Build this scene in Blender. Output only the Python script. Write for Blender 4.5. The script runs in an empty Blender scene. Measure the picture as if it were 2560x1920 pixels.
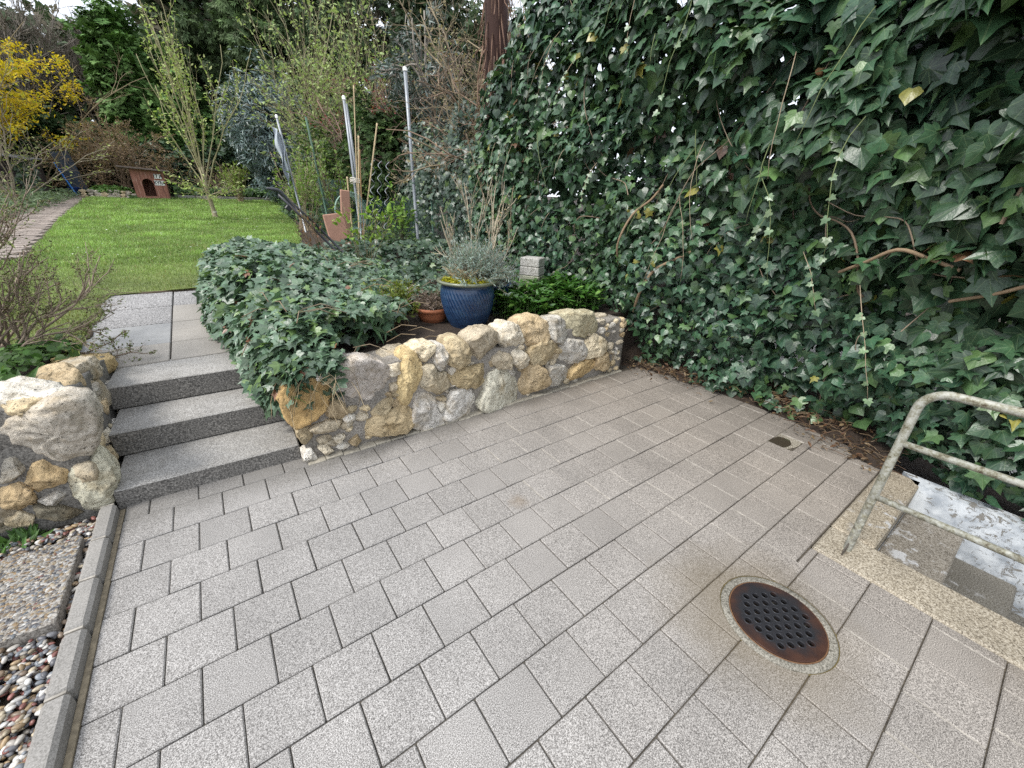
import bpy, bmesh, math, random
import numpy as np
from mathutils import Matrix, Vector
# ---------------------------------------------------------------- camera, sky, sun, exposure
sc = bpy.context.scene
COL = sc.collection
cam_d = bpy.data.cameras.new('camera'); cam = bpy.data.objects.new('camera', cam_d); COL.objects.link(cam)
cam_d.sensor_width = 36.0; cam_d.lens = 998.42 / 2560 * 36.0
cam_d.clip_start = 0.02; cam_d.clip_end = 400
RC = [[0.8108212296181994, -0.5843003695690576, 0.03408829302889205],
      [-0.21619615979331855, -0.35311557093659407, -0.9102574438315854],
      [0.543900867889345, 0.7306863018297609, -0.4126370974906963]]
M = Matrix([[RC[0][0], -RC[1][0], -RC[2][0], -0.081],
            [RC[0][1], -RC[1][1], -RC[2][1], -2.252],
            [RC[0][2], -RC[1][2], -RC[2][2], 1.452], [0, 0, 0, 1]])
cam.matrix_world = M
sc.camera = cam
SUN_EL, SUN_AZ = 54.0, 268.0          # elevation; compass bearing the light comes from
w = bpy.data.worlds.new('World'); sc.world = w; w.use_nodes = True
nt = w.node_tree; nt.nodes.clear()
sky = nt.nodes.new('ShaderNodeTexSky'); sky.sky_type = 'NISHITA'; sky.sun_disc = False
sky.sun_elevation = math.radians(SUN_EL); sky.sun_rotation = math.radians(SUN_AZ)
sky.air_density = 1.0; sky.dust_density = 3.0
tc = nt.nodes.new('ShaderNodeTexCoord')
nz = nt.nodes.new('ShaderNodeTexNoise'); nz.inputs['Scale'].default_value = 2.2; nz.inputs['Detail'].default_value = 5
rp = nt.nodes.new('ShaderNodeValToRGB'); rp.color_ramp.elements[0].position = .35; rp.color_ramp.elements[1].position = .62
rp.color_ramp.elements[0].color = (.62, .62, .62, 1); rp.color_ramp.elements[1].color = (.92, .92, .92, 1)
mx = nt.nodes.new('ShaderNodeMix'); mx.data_type = 'RGBA'
mx.inputs[7].default_value = (9.5, 10.0, 10.9, 1)      # the cloud layer
bg = nt.nodes.new('ShaderNodeBackground'); bg.inputs['Strength'].default_value = 0.1
out = nt.nodes.new('ShaderNodeOutputWorld')
nt.links.new(tc.outputs['Generated'], nz.inputs['Vector']); nt.links.new(nz.outputs['Fac'], rp.inputs['Fac'])
nt.links.new(rp.outputs['Color'], mx.inputs[0]); nt.links.new(sky.outputs['Color'], mx.inputs[6])
nt.links.new(mx.outputs[2], bg.inputs['Color']); nt.links.new(bg.outputs[0], out.inputs[0])
sd = bpy.data.lights.new('sun', 'SUN'); sd.energy = 1.9; sd.angle = math.radians(18); sd.color = (1, .97, .92)
so = bpy.data.objects.new('sun', sd); COL.objects.link(so)
_az, _el = math.radians(SUN_AZ), math.radians(SUN_EL)
_d = Vector((math.sin(_az) * math.cos(_el), math.cos(_az) * math.cos(_el), math.sin(_el)))
so.rotation_euler = _d.to_track_quat('Z', 'Y').to_euler(); so.location = (0, -6, 12)
sc.view_settings.view_transform = 'Standard'; sc.view_settings.look = 'None'
sc.view_settings.exposure = 0.85; sc.view_settings.gamma = 1; sc.view_settings.use_curve_mapping = False
sc.render.engine = 'CYCLES'; sc.cycles.max_bounces = 6; sc.cycles.transparent_max_bounces = 6
try: sc.cycles.use_denoising = False
except Exception: pass

# ---------------------------------------------------------------- helpers
RNG = np.random.default_rng(7)
def tag(o, label=None, cat=None, group=None, kind=None):
    if label: o['label'] = label
    if cat: o['category'] = cat
    if group: o['group'] = group
    if kind: o['kind'] = kind
    return o
def empty(name, loc=(0, 0, 0)):
    o = bpy.data.objects.new(name, None); COL.objects.link(o); o.location = loc; o.empty_display_size = .1
    return o
def link(name, me, mat=None, parent=None, smooth=False):
    o = bpy.data.objects.new(name, me); COL.objects.link(o)
    if mat is not None: me.materials.append(mat)
    if parent is not None:
        o.parent = parent; o.matrix_parent_inverse = Matrix.Translation(-Vector(parent.location))
    if len(me.polygons): me.polygons.foreach_set('use_smooth', [bool(smooth)] * len(me.polygons))
    return o
def fast_mesh(name, V, tris, col=None, uv=None):
    """V (n,3), tris (m,3) int; col (n,3) per vertex; uv (n,2) per vertex"""
    me = bpy.data.meshes.new(name); n, m = len(V), len(tris)
    me.vertices.add(n); me.vertices.foreach_set('co', np.ascontiguousarray(V, dtype=np.float32).ravel())
    me.loops.add(m * 3); me.loops.foreach_set('vertex_index', np.ascontiguousarray(tris, dtype=np.int32).ravel())
    me.polygons.add(m); me.polygons.foreach_set('loop_start', np.arange(0, m * 3, 3, dtype=np.int32))
    try: me.polygons.foreach_set('loop_total', np.full(m, 3, dtype=np.int32))
    except Exception: pass
    if uv is not None:
        l = me.uv_layers.new(name='UVMap'); l.data.foreach_set('uv', np.ascontiguousarray(uv[np.asarray(tris).ravel()], dtype=np.float32).ravel())
    if col is not None:
        a = me.color_attributes.new('Col', 'FLOAT_COLOR', 'POINT')
        a.data.foreach_set('color', np.c_[col, np.ones(n)].astype(np.float32).ravel())
    me.update(calc_edges=True)
    return me
def hsh(i, j, k):
    v = np.sin(i * 127.1 + j * 311.7 + k * 74.7) * 43758.5453
    return v - np.floor(v)
def vnoise(P):
    P = np.asarray(P, float); f = np.floor(P); t = P - f; t = t * t * (3 - 2 * t); r = 0
    for a in (0, 1):
        for b in (0, 1):
            for c in (0, 1):
                wt = (t[:, 0] if a else 1 - t[:, 0]) * (t[:, 1] if b else 1 - t[:, 1]) * (t[:, 2] if c else 1 - t[:, 2])
                r = r + wt * hsh(f[:, 0] + a, f[:, 1] + b, f[:, 2] + c)
    return r * 2 - 1
def fbm(P, oct=4, gain=.5):
    P = np.asarray(P, float); r = 0; a = 1
    for o in range(oct): r = r + a * vnoise(P * 2 ** o + 13.7 * o); a *= gain
    return r
def norm(v): return v / np.maximum(np.linalg.norm(v, axis=-1, keepdims=True), 1e-9)
def frames(nrm, tip):
    """columns x, y(tip direction), z(normal)"""
    z = norm(nrm); y = norm(tip - (tip * z).sum(-1, keepdims=True) * z); x = np.cross(y, z)
    return np.stack([x, y, z], -1)
def cloud(name, tpl, pos, R, scale, col, mat, parent=None, smooth=True):
    V, T, UV = tpl; N = len(pos); scale = np.asarray(scale, float)
    if scale.ndim == 1: scale = scale[:, None].repeat(3, 1)
    W = np.einsum('nij,nvj->nvi', R, V[None] * scale[:, None, :]) + pos[:, None, :]
    tr = (T[None] + (np.arange(N) * len(V))[:, None, None]).reshape(-1, 3)
    c = np.repeat(np.asarray(col), len(V), 0); uv = np.tile(UV, (N, 1)) if UV is not None else None
    me = fast_mesh(name, W.reshape(-1, 3), tr, c, uv)
    return link(name, me, mat, parent, smooth)
class Tubes:
    """collects polylines with radii -> one mesh"""
    def __init__(s): s.V = []; s.T = []; s.C = []; s.n = 0
    def add(s, pts, rad, sides=4, col=(1, 1, 1), cap=True):
        P = np.asarray(pts, float); n = len(P)
        if n < 2: return
        r = np.full(n, rad, float) if np.isscalar(rad) else np.asarray(rad, float)
        t = np.gradient(P, axis=0); t = norm(t)
        ref = np.array([0, 0, 1.]) if abs(t[0][2]) < .9 else np.array([1., 0, 0])
        u = norm(np.cross(t, ref)); v = np.cross(t, u)
        a = np.arange(sides) * 2 * np.pi / sides
        ring = P[:, None] + r[:, None, None] * (np.cos(a)[None, :, None] * u[:, None] + np.sin(a)[None, :, None] * v[:, None])
        s.V.append(ring.reshape(-1, 3)); b = s.n
        i = np.arange(n - 1)[:, None] * sides; j = np.arange(sides)[None]; j2 = (j + 1) % sides
        q = np.stack([i + j, i + j2, i + sides + j2, i + sides + j], -1).reshape(-1, 4) + b
        s.T.append(q[:, [0, 1, 2]]); s.T.append(q[:, [0, 2, 3]])
        if cap:
            for k0 in (0, (n - 1) * sides):
                f = [[b + k0, b + k0 + m, b + k0 + m + 1] for m in range(1, sides - 1)]
                s.T.append(np.array(f))
        s.C.append(np.tile(np.asarray(col, float), (n * sides, 1))); s.n += n * sides
    def build(s, name, mat, parent=None, smooth=True):
        me = fast_mesh(name, np.concatenate(s.V), np.concatenate(s.T), np.concatenate(s.C))
        return link(name, me, mat, parent, smooth)
def curve_pts(ctrl, n=12):
    """Catmull-Rom through ctrl"""
    P = np.asarray(ctrl, float); P = np.vstack([2 * P[0] - P[1], P, 2 * P[-1] - P[-2]]); o = []
    for i in range(1, len(P) - 2):
        for t in np.linspace(0, 1, n, endpoint=False):
            a, b, c, d = P[i - 1], P[i], P[i + 1], P[i + 2]
            o.append(.5 * ((2 * b) + (-a + c) * t + (2 * a - 5 * b + 4 * c - d) * t * t + (-a + 3 * b - 3 * c + d) * t ** 3))
    o.append(P[-2]); return np.array(o)
class Boxes:
    def __init__(s): s.V = []; s.T = []; s.C = []; s.n = 0
    def poly(s, V, F, col=(1, 1, 1)):
        V = np.asarray(V, float)
        for f in F:
            for k in range(1, len(f) - 1): s.T.append((s.n + f[0], s.n + f[k], s.n + f[k + 1]))
        s.V.append(V); s.C.append(np.tile(np.asarray(col, float), (len(V), 1))); s.n += len(V)
    def box(s, x0, x1, y0, y1, z0, z1, col=(1, 1, 1), bev=.004, R=None, o=(0, 0, 0)):
        b = min(bev, (x1 - x0) * .4, (y1 - y0) * .4, (z1 - z0) * .4); V = []
        # chamfered box: 24 verts
        for sx in (0, 1):
            for sy in (0, 1):
                for sz in (0, 1):
                    X = (x0, x1)[sx]; Y = (y0, y1)[sy]; Z = (z0, z1)[sz]
                    dx = b if not sx else -b; dy = b if not sy else -b; dz = b if not sz else -b
                    V += [(X, Y + dy, Z + dz), (X + dx, Y, Z + dz), (X + dx, Y + dy, Z)]
        V = np.array(V)
        if R is not None: V = V @ np.asarray(R).T
        V = V + np.array(o)
        id = lambda a, b_, c, k: (a * 4 + b_ * 2 + c) * 3 + k
        F = []
        for a in (0, 1):
            q = [id(a, 0, 0, 0), id(a, 1, 0, 0), id(a, 1, 1, 0), id(a, 0, 1, 0)]; F.append(q[::-1] if not a else q)
            q = [id(0, a, 0, 1), id(1, a, 0, 1), id(1, a, 1, 1), id(0, a, 1, 1)]; F.append(q if not a else q[::-1])
            q = [id(0, 0, a, 2), id(1, 0, a, 2), id(1, 1, a, 2), id(0, 1, a, 2)]; F.append(q[::-1] if not a else q)
        for a in (0, 1):
            for b_ in (0, 1):
                F.append([id(a, b_, 0, 0), id(a, b_, 1, 0), id(a, b_, 1, 1), id(a, b_, 0, 1)])
                F.append([id(a, 0, b_, 0), id(a, 1, b_, 0), id(a, 1, b_, 2), id(a, 0, b_, 2)])
                F.append([id(0, a, b_, 1), id(1, a, b_, 1), id(1, a, b_, 2), id(0, a, b_, 2)])
                for c in (0, 1): F.append([id(a, b_, c, 0), id(a, b_, c, 1), id(a, b_, c, 2)])
        s.poly(V, F, col)
    def build(s, name, mat, parent=None, fix=True):
        me = fast_mesh(name, np.concatenate(s.V), np.array(s.T), np.concatenate(s.C))
        if fix:
            bm = bmesh.new(); bm.from_mesh(me); bmesh.ops.recalc_face_normals(bm, faces=bm.faces); bm.to_mesh(me); bm.free()
        return link(name, me, mat, parent)
def grid_mesh(name, X, Y, Z, mat, parent=None, keep=None, smooth=True, col=None):
    """X,Y,Z 2-D arrays"""
    a, b = X.shape; V = np.stack([X, Y, Z], -1).reshape(-1, 3); i = np.arange(a - 1)[:, None] * b; j = np.arange(b - 1)[None]
    q = np.stack([i + j, i + j + b, i + j + b + 1, i + j + 1], -1).reshape(-1, 4)
    if keep is not None: q = q[keep.ravel()]
    return link(name, fast_mesh(name, V, np.vstack([q[:, [0, 1, 2]], q[:, [0, 2, 3]]]), col), mat, parent, smooth)
def lathe(prof, seg=48, c=(0, 0, 0), close=False):
    P = np.array(prof, float); n = len(P); a = np.arange(seg) * 2 * np.pi / seg
    V = np.stack([P[:, 0, None] * np.cos(a), P[:, 0, None] * np.sin(a), np.repeat(P[:, 1, None], seg, 1)], -1).reshape(-1, 3) + np.array(c)
    i = np.arange(n - 1)[:, None] * seg; j = np.arange(seg)[None]; j2 = (j + 1) % seg
    q = np.stack([i + j, i + j2, i + seg + j2, i + seg + j], -1).reshape(-1, 4)
    return V, np.vstack([q[:, [0, 1, 2]], q[:, [0, 2, 3]]])
# ---------------------------------------------------------------- materials
def new_mat(name):
    m = bpy.data.materials.new(name); m.use_nodes = True; t = m.node_tree
    return m, t, t.nodes['Principled BSDF']
def nd(t, typ, **k):
    n = t.nodes.new(typ)
    for a, b in k.items():
        if a.startswith('i_'):
            key = a[2:]; key = int(key) if key.isdigit() else key
            n.inputs[key].default_value = b
        else: setattr(n, a, b)
    return n
def ramp(t, src, stops):
    r = nd(t, 'ShaderNodeValToRGB'); e = r.color_ramp.elements
    while len(e) < len(stops): e.new(.5)
    for k, (p, c) in enumerate(stops):
        e[k].position = p; e[k].color = (tuple(c) if hasattr(c, '__len__') else (c, c, c)) + (1,)
    t.links.new(src, r.inputs['Fac']); return r.outputs['Color']
def mix(t, fac, a, b, mode='MIX'):
    m = nd(t, 'ShaderNodeMix', data_type='RGBA', blend_type=mode)
    for sck, v in ((0, fac), (6, a), (7, b)):
        if hasattr(v, 'links') or hasattr(v, 'is_output'): t.links.new(v, m.inputs[sck])
        else: m.inputs[sck].default_value = v if sck == 0 else (tuple(v) + (1,))[:4]
    return m.outputs[2]
def noise(t, co, scale, detail=3, rough=.5, dist=0):
    n = nd(t, 'ShaderNodeTexNoise', i_Scale=scale, i_Detail=detail, i_Roughness=rough, i_Distortion=dist)
    t.links.new(co, n.inputs['Vector']); return n.outputs['Fac']
def coords(t): return nd(t, 'ShaderNodeNewGeometry').outputs['Position']
def bump(t, bs, h, st, dist=.01, prev=None):
    b = nd(t, 'ShaderNodeBump', i_Strength=st, i_Distance=dist); t.links.new(h, b.inputs['Height'])
    if prev is not None: t.links.new(prev, b.inputs['Normal'])
    t.links.new(b.outputs[0], bs.inputs['Normal']); return b.outputs[0]
def attr(t, n='Col'): return nd(t, 'ShaderNodeAttribute', attribute_name=n).outputs['Color']
def leaf_mat(name, veins=0, rough=.4, spec=.5, trans=.25, tint=1.0, sheen=0):
    m, t, b = new_mat(name); c = attr(t); co = coords(t)
    n = noise(t, co, 30, 2)
    c = mix(t, 1, c, ramp(t, n, [(.3, .75), (.7, 1.2)]), 'MULTIPLY')
    if veins:
        uv = nd(t, 'ShaderNodeUVMap', uv_map='UVMap').outputs['UV']; sp = nd(t, 'ShaderNodeSeparateXYZ'); t.links.new(uv, sp.inputs[0])
        at = nd(t, 'ShaderNodeMath', operation='ARCTAN2'); t.links.new(sp.outputs[0], at.inputs[0]); t.links.new(sp.outputs[1], at.inputs[1])
        mu = nd(t, 'ShaderNodeMath', operation='MULTIPLY', i_1=math.pi / math.radians(40)); t.links.new(at.outputs[0], mu.inputs[0])
        si = nd(t, 'ShaderNodeMath', operation='SINE'); t.links.new(mu.outputs[0], si.inputs[0])
        ab = nd(t, 'ShaderNodeMath', operation='ABSOLUTE'); t.links.new(si.outputs[0], ab.inputs[0])
        ln = nd(t, 'ShaderNodeVectorMath', operation='LENGTH'); t.links.new(uv, ln.inputs[0])
        mm = nd(t, 'ShaderNodeMath', operation='MULTIPLY'); t.links.new(ab.outputs[0], mm.inputs[0]); t.links.new(ln.outputs['Value'], mm.inputs[1])
        vf = ramp(t, mm.outputs[0], [(.02, 1.0), (.07, 0.0)])
        vm = nd(t, 'ShaderNodeMath', operation='MULTIPLY', i_1=veins); t.links.new(vf, vm.inputs[0])
        c = mix(t, vm.outputs[0], c, (.20, .27, .13))
    t.links.new(c, b.inputs['Base Color']); b.inputs['Roughness'].default_value = rough
    b.inputs['Specular IOR Level'].default_value = spec
    bump(t, b, noise(t, co, 90, 2), .35, .004)
    if trans:
        tr = nd(t, 'ShaderNodeBsdfTranslucent'); t.links.new(mix(t, 1, c, (1.15, 1.25, .85), 'MULTIPLY'), tr.inputs[0])
        ms = nd(t, 'ShaderNodeMixShader', i_0=trans); o = t.nodes['Material Output']
        t.links.new(b.outputs[0], ms.inputs[1]); t.links.new(tr.outputs[0], ms.inputs[2]); t.links.new(ms.outputs[0], o.inputs[0])
    return m
def bark_mat(name, c1, c2, scale=40):
    m, t, b = new_mat(name); co = coords(t); a = attr(t)
    n = noise(t, co, scale, 4, .65)
    t.links.new(mix(t, 1, mix(t, n, c1, c2), a, 'MULTIPLY'), b.inputs['Base Color']); b.inputs['Roughness'].default_value = .85
    bump(t, b, n, .5, .01); return m
def plain(name, c, rough=.6, metal=0, var=.15, scale=20, bmp=.2, use_attr=False, spec=.5):
    m, t, b = new_mat(name); co = coords(t); n = noise(t, co, scale, 4, .6)
    v = ramp(t, n, [(.25, 1 - var), (.75, 1 + var)]); cc = mix(t, 1, c, v, 'MULTIPLY')
    if use_attr: cc = mix(t, 1, cc, attr(t), 'MULTIPLY')
    t.links.new(cc, b.inputs['Base Color']); b.inputs['Roughness'].default_value = rough; b.inputs['Metallic'].default_value = metal
    b.inputs['Specular IOR Level'].default_value = spec
    if bmp: bump(t, b, n, bmp, .004)
    return m
def speckle(name, base, dark, light, s1=330, var=.12, rough=.75, use_attr=True, stains=None, lo=.36, hi=.64):
    """granite-faced concrete: fine light and dark grains"""
    m, t, b = new_mat(name); co = coords(t)
    n = noise(t, co, s1, 2, .8); c = ramp(t, n, [(lo, dark), (.5, base), (hi, light)])
    big = noise(t, co, 2.3, 4, .6); c = mix(t, 1, c, ramp(t, big, [(.3, 1 - var), (.7, 1 + var)]), 'MULTIPLY')
    if use_attr: c = mix(t, 1, c, attr(t), 'MULTIPLY')
    if stains: c = stains(t, co, c)
    t.links.new(c, b.inputs['Base Color']); b.inputs['Roughness'].default_value = rough
    bump(t, b, n, .25, .002); return m, t, b
def blob(t, co, cx, cy, r0, r1, wob=.12, sc_=5):
    """soft-edged dirt patch around (cx, cy): 1 inside r0, 0 beyond r1"""
    s = nd(t, 'ShaderNodeVectorMath', operation='SUBTRACT', i_1=(cx, cy, 0)); t.links.new(co, s.inputs[0])
    f = nd(t, 'ShaderNodeVectorMath', operation='MULTIPLY', i_1=(1, 1, 0)); t.links.new(s.outputs[0], f.inputs[0])
    l = nd(t, 'ShaderNodeVectorMath', operation='LENGTH'); t.links.new(f.outputs[0], l.inputs[0])
    n = noise(t, co, sc_, 4, .6); a = nd(t, 'ShaderNodeMath', operation='MULTIPLY_ADD', i_1=wob * 2, i_2=-wob); t.links.new(n, a.inputs[0])
    d = nd(t, 'ShaderNodeMath', operation='ADD'); t.links.new(l.outputs['Value'], d.inputs[0]); t.links.new(a.outputs[0], d.inputs[1])
    mr = nd(t, 'ShaderNodeMapRange', i_1=r0, i_2=r1, i_3=1.0, i_4=0.0); t.links.new(d.outputs[0], mr.inputs[0]); return mr.outputs[0]
def mul(t, a, k):
    m = nd(t, 'ShaderNodeMath', operation='MULTIPLY'); t.links.new(a, m.inputs[0])
    if hasattr(k, 'is_output'): t.links.new(k, m.inputs[1])
    else: m.inputs[1].default_value = k
    return m.outputs[0]
# ---------------------------------------------------------------- ground
def zt(Y):
    Y = np.asarray(Y, float)
    return .4 + .075 * np.clip(np.minimum(Y, 3) - 1.15, 0, 9) + .044 * np.clip(np.minimum(Y, 17) - 3, 0, 99) + .05 * np.clip(Y - 17, 0, 25)
def hz(X, Y):
    X = np.asarray(X, float) + 0 * np.asarray(Y, float); Y = np.asarray(Y, float) + 0 * X
    h = zt(Y)
    h = np.where((X > .13) & (Y < 4), np.maximum(h, .5 + .02 * Y), h)
    h = np.where((X < -.78) & (Y < 1.7), np.clip(.58 - .1 * (Y - .25), .42, .6), h)
    h = np.where((X > -.78) & (X < .14) & (Y < 1.12), -.09, h)
    h = np.where(Y < .25, -.09, h)
    h = np.where((X < -.76) & (Y < .25), -.035, h)
    return h
gx = np.unique(np.round(np.concatenate([np.linspace(-60, -8, 14), np.arange(-8, 8.01, .4), [-1.01, -.99, .49, .51, -.781, -.779, -.761, -.759, .129, .141, 1.99, 2.01, 3.09, 3.11], np.linspace(8, 60, 14)]), 4))
gy_ = np.unique(np.round(np.concatenate([np.linspace(-60, -5, 12), np.arange(-5, 3.01, .35), np.arange(3, 22, .5), [.249, .251, 1.119, 1.121, 2.94, 2.96, 1.699, 1.701, -1.97, -4.2], np.linspace(22, 120, 20)]), 4))
X, Y = np.meshgrid(gx, gy_, indexing='ij')
cx = (X[:-1, :-1] + X[1:, 1:]) / 2; cy = (Y[:-1, :-1] + Y[1:, 1:]) / 2
keep = ~((cx > 2.0) & (cx < 3.1) & (cy > -4.2) & (cy < -1.97))
m_soil, t, b = new_mat('soil'); co = coords(t)
c = ramp(t, noise(t, co, 9, 6, .7), [(.3, (.018, .012, .008)), (.55, (.045, .030, .020)), (.75, (.075, .055, .036))])
t.links.new(c, b.inputs['Base Color']); b.inputs['Roughness'].default_value = .9
bump(t, b, noise(t, co, 60, 5, .7), .9, .02)
Zg = hz(X, Y); Zg = np.where((X > -1.0) & (X < .5) & (Y > 1.1) & (Y < 2.95), np.minimum(Zg, zt(Y)) - .05, Zg)
g = grid_mesh('ground', X, Y, Zg, m_soil, keep=keep, smooth=False); tag(g, kind='structure')

# ---------------------------------------------------------------- patio paving
def patio_stains(t, co, c):
    s = blob(t, co, 1.36, -1.98, .17, .42, .12, 6)                       # algae round the drain
    c = mix(t, mul(t, s, .5), c, (.13, .10, .05))
    s = blob(t, co, 2.15, -2.95, .1, .55, .2, 5); c = mix(t, mul(t, s, .5), c, (.12, .088, .04))
    s = blob(t, co, .98, -.93, .0, .07, .05, 22); c = mix(t, mul(t, s, .45), c, (.16, .105, .045))
    # damp band beside the ivy and along the far wall
    sp = nd(t, 'ShaderNodeSeparateXYZ'); t.links.new(co, sp.inputs[0])
    n = noise(t, co, 3.1, 4, .6)
    a = nd(t, 'ShaderNodeMath', operation='MULTIPLY_ADD', i_1=.9); t.links.new(n, a.inputs[0]); t.links.new(sp.outputs[0], a.inputs[2])
    mr = nd(t, 'ShaderNodeMapRange', i_1=3.3, i_2=3.75); t.links.new(a.outputs[0], mr.inputs[0])
    c = mix(t, mul(t, mr.outputs[0], .42), c, (.055, .052, .045))
    a = nd(t, 'ShaderNodeMath', operation='MULTIPLY_ADD', i_1=.25); t.links.new(n, a.inputs[0]); t.links.new(sp.outputs[1], a.inputs[2])
    mr = nd(t, 'ShaderNodeMapRange', i_1=-.03, i_2=.10); t.links.new(a.outputs[0], mr.inputs[0])
    c = mix(t, mul(t, mr.outputs[0], .4), c, (.075, .068, .055))
    # warmer towards the right
    mr = nd(t, 'ShaderNodeMapRange', i_1=.3, i_2=2.4); t.links.new(sp.outputs[0], mr.inputs[0])
    return mix(t, mr.outputs[0], c, mix(t, 1, c, (.95, .88, .80), 'MULTIPLY'))
m_pave, _, _ = speckle('paver', (.238, .226, .212), (.058, .054, .050), (.50, .482, .46), 340, .12, stains=patio_stains)
pv = Boxes(); jt = Boxes(); rr = random.Random(3); P_ = .2; G = .0017
DC = (1.415, -2.039)
def jit(): return tuple([rr.uniform(.93, 1.06)] * 3)
near_drain = Boxes(); ND = False
for r in range(-1, 25):
    y1 = -r * P_; y0 = y1 - P_
    if r == -1: y0, y1 = 0, .17
    off = 0 if r % 2 else .5
    for k in range(-5, 19):
        x0 = (k + off) * P_; x1 = x0 + P_
        x0 = max(x0, -.695); x1 = min(x1, 3.28)
        if x1 - x0 < .02: continue
        if r == -1 and x0 > .3: continue
        rects = [(x0, x1, y0, y1)]
        if x1 > 1.955 and y0 < -1.965:
            rects = []
            if x0 < 1.95: rects.append((x0, 1.952, y0, y1))
            if y1 > -1.96: rects = [(x0, x1, max(y0, -1.962), y1)]
            if x0 < 1.95 and y1 > -1.96: rects.append((x0, 1.952, y0, -1.966))
        # the broken corner with the puddle
        if 2.75 < x0 and x1 < 3.15 and -1.61 < y0 and y1 < -1.35: rects = [(x0, x1, y0, y0 + .05)] if x0 < 2.95 else []
        for a_, b_, c_, d_ in rects:
            if b_ - a_ < .012 or d_ - c_ < .012: continue
            dz = rr.uniform(-.0022, .0022); g_ = G + rr.uniform(0, .0008); tl = Matrix.Rotation(rr.uniform(-.004, .004), 3, 'X') @ Matrix.Rotation(rr.uniform(-.004, .004), 3, 'Y') @ Matrix.Rotation(rr.uniform(-.006, .006), 3, 'Z')
            mx_, my_ = (a_ + b_) / 2, (c_ + d_) / 2
            near = math.hypot(mx_ - DC[0], my_ - DC[1]) < .36
            (near_drain if near else pv).box(a_ + g_ - mx_, b_ - g_ - mx_, c_ + g_ - my_, d_ - g_ - my_, -.06, 0, jit(), .0035, tl, (mx_, my_, dz))
            # pale lime deposit in the short joints on the right half
            if mx_ > 1.0 and rr.random() < .6 and math.hypot(mx_ - DC[0], my_ - DC[1]) > .3:
                if a_ > 1.0: jt.box(a_ - .0028, a_ + .0028, c_ + .004, d_ - .004, -.02, -.0008 + min(dz, 0), (1, 1, 1), .0005)
# cut the round hole for the drain
nd_o = near_drain.build('paving_cut', m_pave)
bm = bmesh.new(); bm.from_mesh(nd_o.data); bmesh.ops.remove_doubles(bm, verts=bm.verts, dist=1e-6); bm.to_mesh(nd_o.data); bm.free()
V, T = lathe([(0.0001, -.3), (.203, -.3), (.203, .2), (.0001, .2)], 64, (DC[0], DC[1], 0)); cut = link('cut', fast_mesh('cut', V, T))
bm = bmesh.new(); bm.from_mesh(cut.data); bmesh.ops.remove_doubles(bm, verts=bm.verts, dist=1e-3); bmesh.ops.recalc_face_normals(bm, faces=bm.faces); bm.to_mesh(cut.data); bm.free()
md = nd_o.modifiers.new('b', 'BOOLEAN'); md.object = cut; md.operation = 'DIFFERENCE'; md.solver = 'EXACT'
dg = bpy.context.evaluated_depsgraph_get(); me2 = bpy.data.meshes.new_from_object(nd_o.evaluated_get(dg))
bpy.data.objects.remove(nd_o); bpy.data.objects.remove(cut)
po = pv.build('paving', m_pave)
bm = bmesh.new(); bm.from_mesh(po.data); bm.from_mesh(me2); bm.to_mesh(po.data); bm.free(); po.data.polygons.foreach_set('use_smooth', [False] * len(po.data.polygons))
tag(po, kind='structure')
m_lime = plain('lime_joint', (.33, .305, .265), .9, 0, .5, 25, 0)
tag(jt.build('paving_joint', m_lime), kind='structure')
m_bed, t, b = new_mat('joint_sand'); co = coords(t)
t.links.new(patio_stains(t, co, ramp(t, noise(t, co, 30, 4, .7), [(.35, (.045, .04, .034)), (.7, (.14, .125, .10))])), b.inputs['Base Color']); b.inputs['Roughness'].default_value = .95
bs = Boxes()
def flat_ring(c0, r0, x0, x1, y0, y1, z, n=48):
    """rectangle with a round hole, as a fan of quads"""
    V = []; F = []
    for i in range(n):
        a = i * 2 * math.pi / n; dx, dy = math.cos(a), math.sin(a); ts = []
        if dx > 1e-9: ts.append((x1 - c0[0]) / dx)
        if dx < -1e-9: ts.append((x0 - c0[0]) / dx)
        if dy > 1e-9: ts.append((y1 - c0[1]) / dy)
        if dy < -1e-9: ts.append((y0 - c0[1]) / dy)
        tt = min(ts); V += [(c0[0] + r0 * dx, c0[1] + r0 * dy, z), (c0[0] + tt * dx, c0[1] + tt * dy, z)]
    for i in range(n):
        j = (i + 1) % n; F.append([2 * i, 2 * i + 1, 2 * j + 1, 2 * j])
    return V, F
bs.poly(*flat_ring(DC, .203, 1.115, 1.715, -2.339, -1.739, -.010))
for x0, x1, y0, y1 in ((-.76, 1.115, -5, .17), (1.115, 1.715, -1.739, .17), (1.115, 1.715, -5, -2.339), (1.715, 1.952, -5, .17), (1.952, 3.15, -1.965, .17)):
    bs.poly([(x0, y0, -.010), (x1, y0, -.010), (x1, y1, -.010), (x0, y1, -.010)], [[0, 1, 2, 3]])
tag(bs.build('paving_bed', m_bed, fix=False), kind='structure')

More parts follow.
